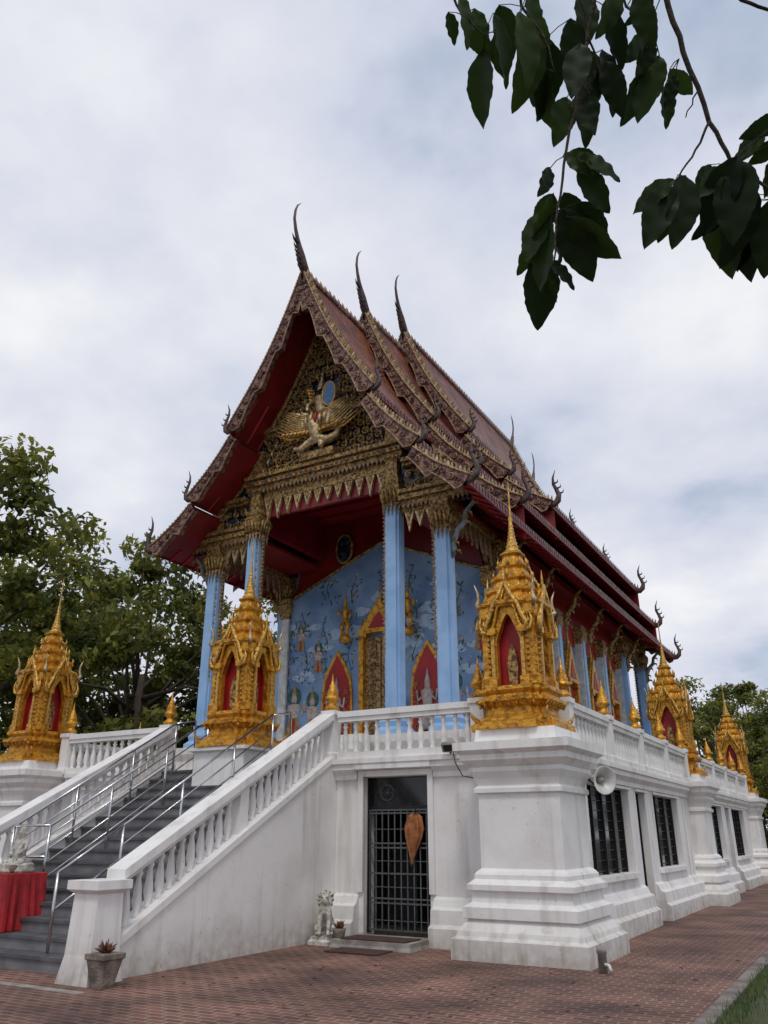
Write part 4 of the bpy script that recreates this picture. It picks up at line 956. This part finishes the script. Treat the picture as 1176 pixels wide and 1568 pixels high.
# ------------------------------------------------------------ world, sun, camera
w=bpy.data.worlds.new('World'); scene.world=w; w.use_nodes=True; nt=w.node_tree; N=nt.nodes; L=nt.links; N.clear()
SE_,SR_=math.radians(58),math.radians(150)
sky=N.new('ShaderNodeTexSky'); sky.sky_type='NISHITA'; sky.sun_disc=False; sky.sun_elevation=SE_; sky.sun_rotation=SR_; sky.dust_density=2
b1=N.new('ShaderNodeBackground'); b1.inputs[1].default_value=.12; L.new(sky.outputs[0],b1.inputs[0])
tc=N.new('ShaderNodeTexCoord'); sx=N.new('ShaderNodeSeparateXYZ'); L.new(tc.outputs['Generated'],sx.inputs[0])
def math_(op,a,b_):
    n=N.new('ShaderNodeMath'); n.operation=op
    for i,q in enumerate((a,b_)):
        if isinstance(q,(int,float)): n.inputs[i].default_value=q
        else: L.new(q,n.inputs[i])
    return n.outputs[0]
zz=math_('ADD',math_('MAXIMUM',sx.outputs['Z'],0.0),.28)
cb=N.new('ShaderNodeCombineXYZ'); L.new(math_('DIVIDE',sx.outputs['X'],zz),cb.inputs[0]); L.new(math_('DIVIDE',sx.outputs['Y'],zz),cb.inputs[1])
def cn(scale,det,off,ro=.5):
    mp=N.new('ShaderNodeMapping'); mp.inputs['Location'].default_value=off; L.new(cb.outputs[0],mp.inputs[0])
    n=N.new('ShaderNodeTexNoise'); n.inputs['Scale'].default_value=scale; n.inputs['Detail'].default_value=det; n.inputs['Roughness'].default_value=ro
    L.new(mp.outputs[0],n.inputs['Vector']); return n.outputs['Fac']
n1=cn(1.25,6,(2.3,6.4,0),.5); n2=cn(4.6,5,(7,2,1),.55)
mixn=math_('ADD',math_('MULTIPLY',n1,.76),math_('MULTIPLY',n2,.24))
# thinner, brighter cloud toward the horizon
hz=N.new('ShaderNodeMapRange'); hz.inputs['From Min'].default_value=0; hz.inputs['From Max'].default_value=.5; hz.inputs['To Min'].default_value=.07; hz.inputs['To Max'].default_value=.02
L.new(sx.outputs['Z'],hz.inputs['Value']); mixn=math_('ADD',mixn,hz.outputs[0])
cr=N.new('ShaderNodeValToRGB'); e=cr.color_ramp.elements
e[0].position=.34; e[0].color=(.34,.41,.55,1); e[1].position=.66; e[1].color=(.90,.91,.94,1)
q=e.new(.44); q.color=(.50,.57,.71,1); q=e.new(.50); q.color=(.63,.67,.79,1); q=e.new(.57); q.color=(.75,.77,.85,1)
L.new(mixn,cr.inputs[0])
b2=N.new('ShaderNodeBackground'); b2.inputs[1].default_value=1.0; L.new(cr.outputs[0],b2.inputs[0])
cov=N.new('ShaderNodeMapRange'); cov.inputs['From Min'].default_value=.38; cov.inputs['From Max'].default_value=.5; cov.inputs['To Min'].default_value=.75; cov.inputs['To Max'].default_value=1
L.new(mixn,cov.inputs['Value'])
ms=N.new('ShaderNodeMixShader'); L.new(cov.outputs[0],ms.inputs[0]); L.new(b1.outputs[0],ms.inputs[1]); L.new(b2.outputs[0],ms.inputs[2])
out=N.new('ShaderNodeOutputWorld'); L.new(ms.outputs[0],out.inputs['Surface'])
sun=bpy.data.lights.new('sun','SUN'); sun.energy=1.1; sun.angle=math.radians(12); sun.color=(1,.95,.88)
so=bpy.data.objects.new('sun',sun); scene.collection.objects.link(so)
dirv=Vector((math.sin(SR_)*math.cos(SE_),math.cos(SR_)*math.cos(SE_),math.sin(SE_)))
so.rotation_euler=dirv.to_track_quat('Z','Y').to_euler()
cam=bpy.data.cameras.new('camera'); co=bpy.data.objects.new('camera',cam); scene.collection.objects.link(co)
cam.sensor_fit='HORIZONTAL'; cam.sensor_width=36; cam.lens=36*1223/1176; cam.clip_end=1500; cam.clip_start=.05
co.location=(0,0,1.6); co.rotation_euler=(math.radians(90+22.07),0,math.radians(30))
scene.camera=co
scene.view_settings.view_transform='Standard'; scene.view_settings.look='None'; scene.view_settings.exposure=0
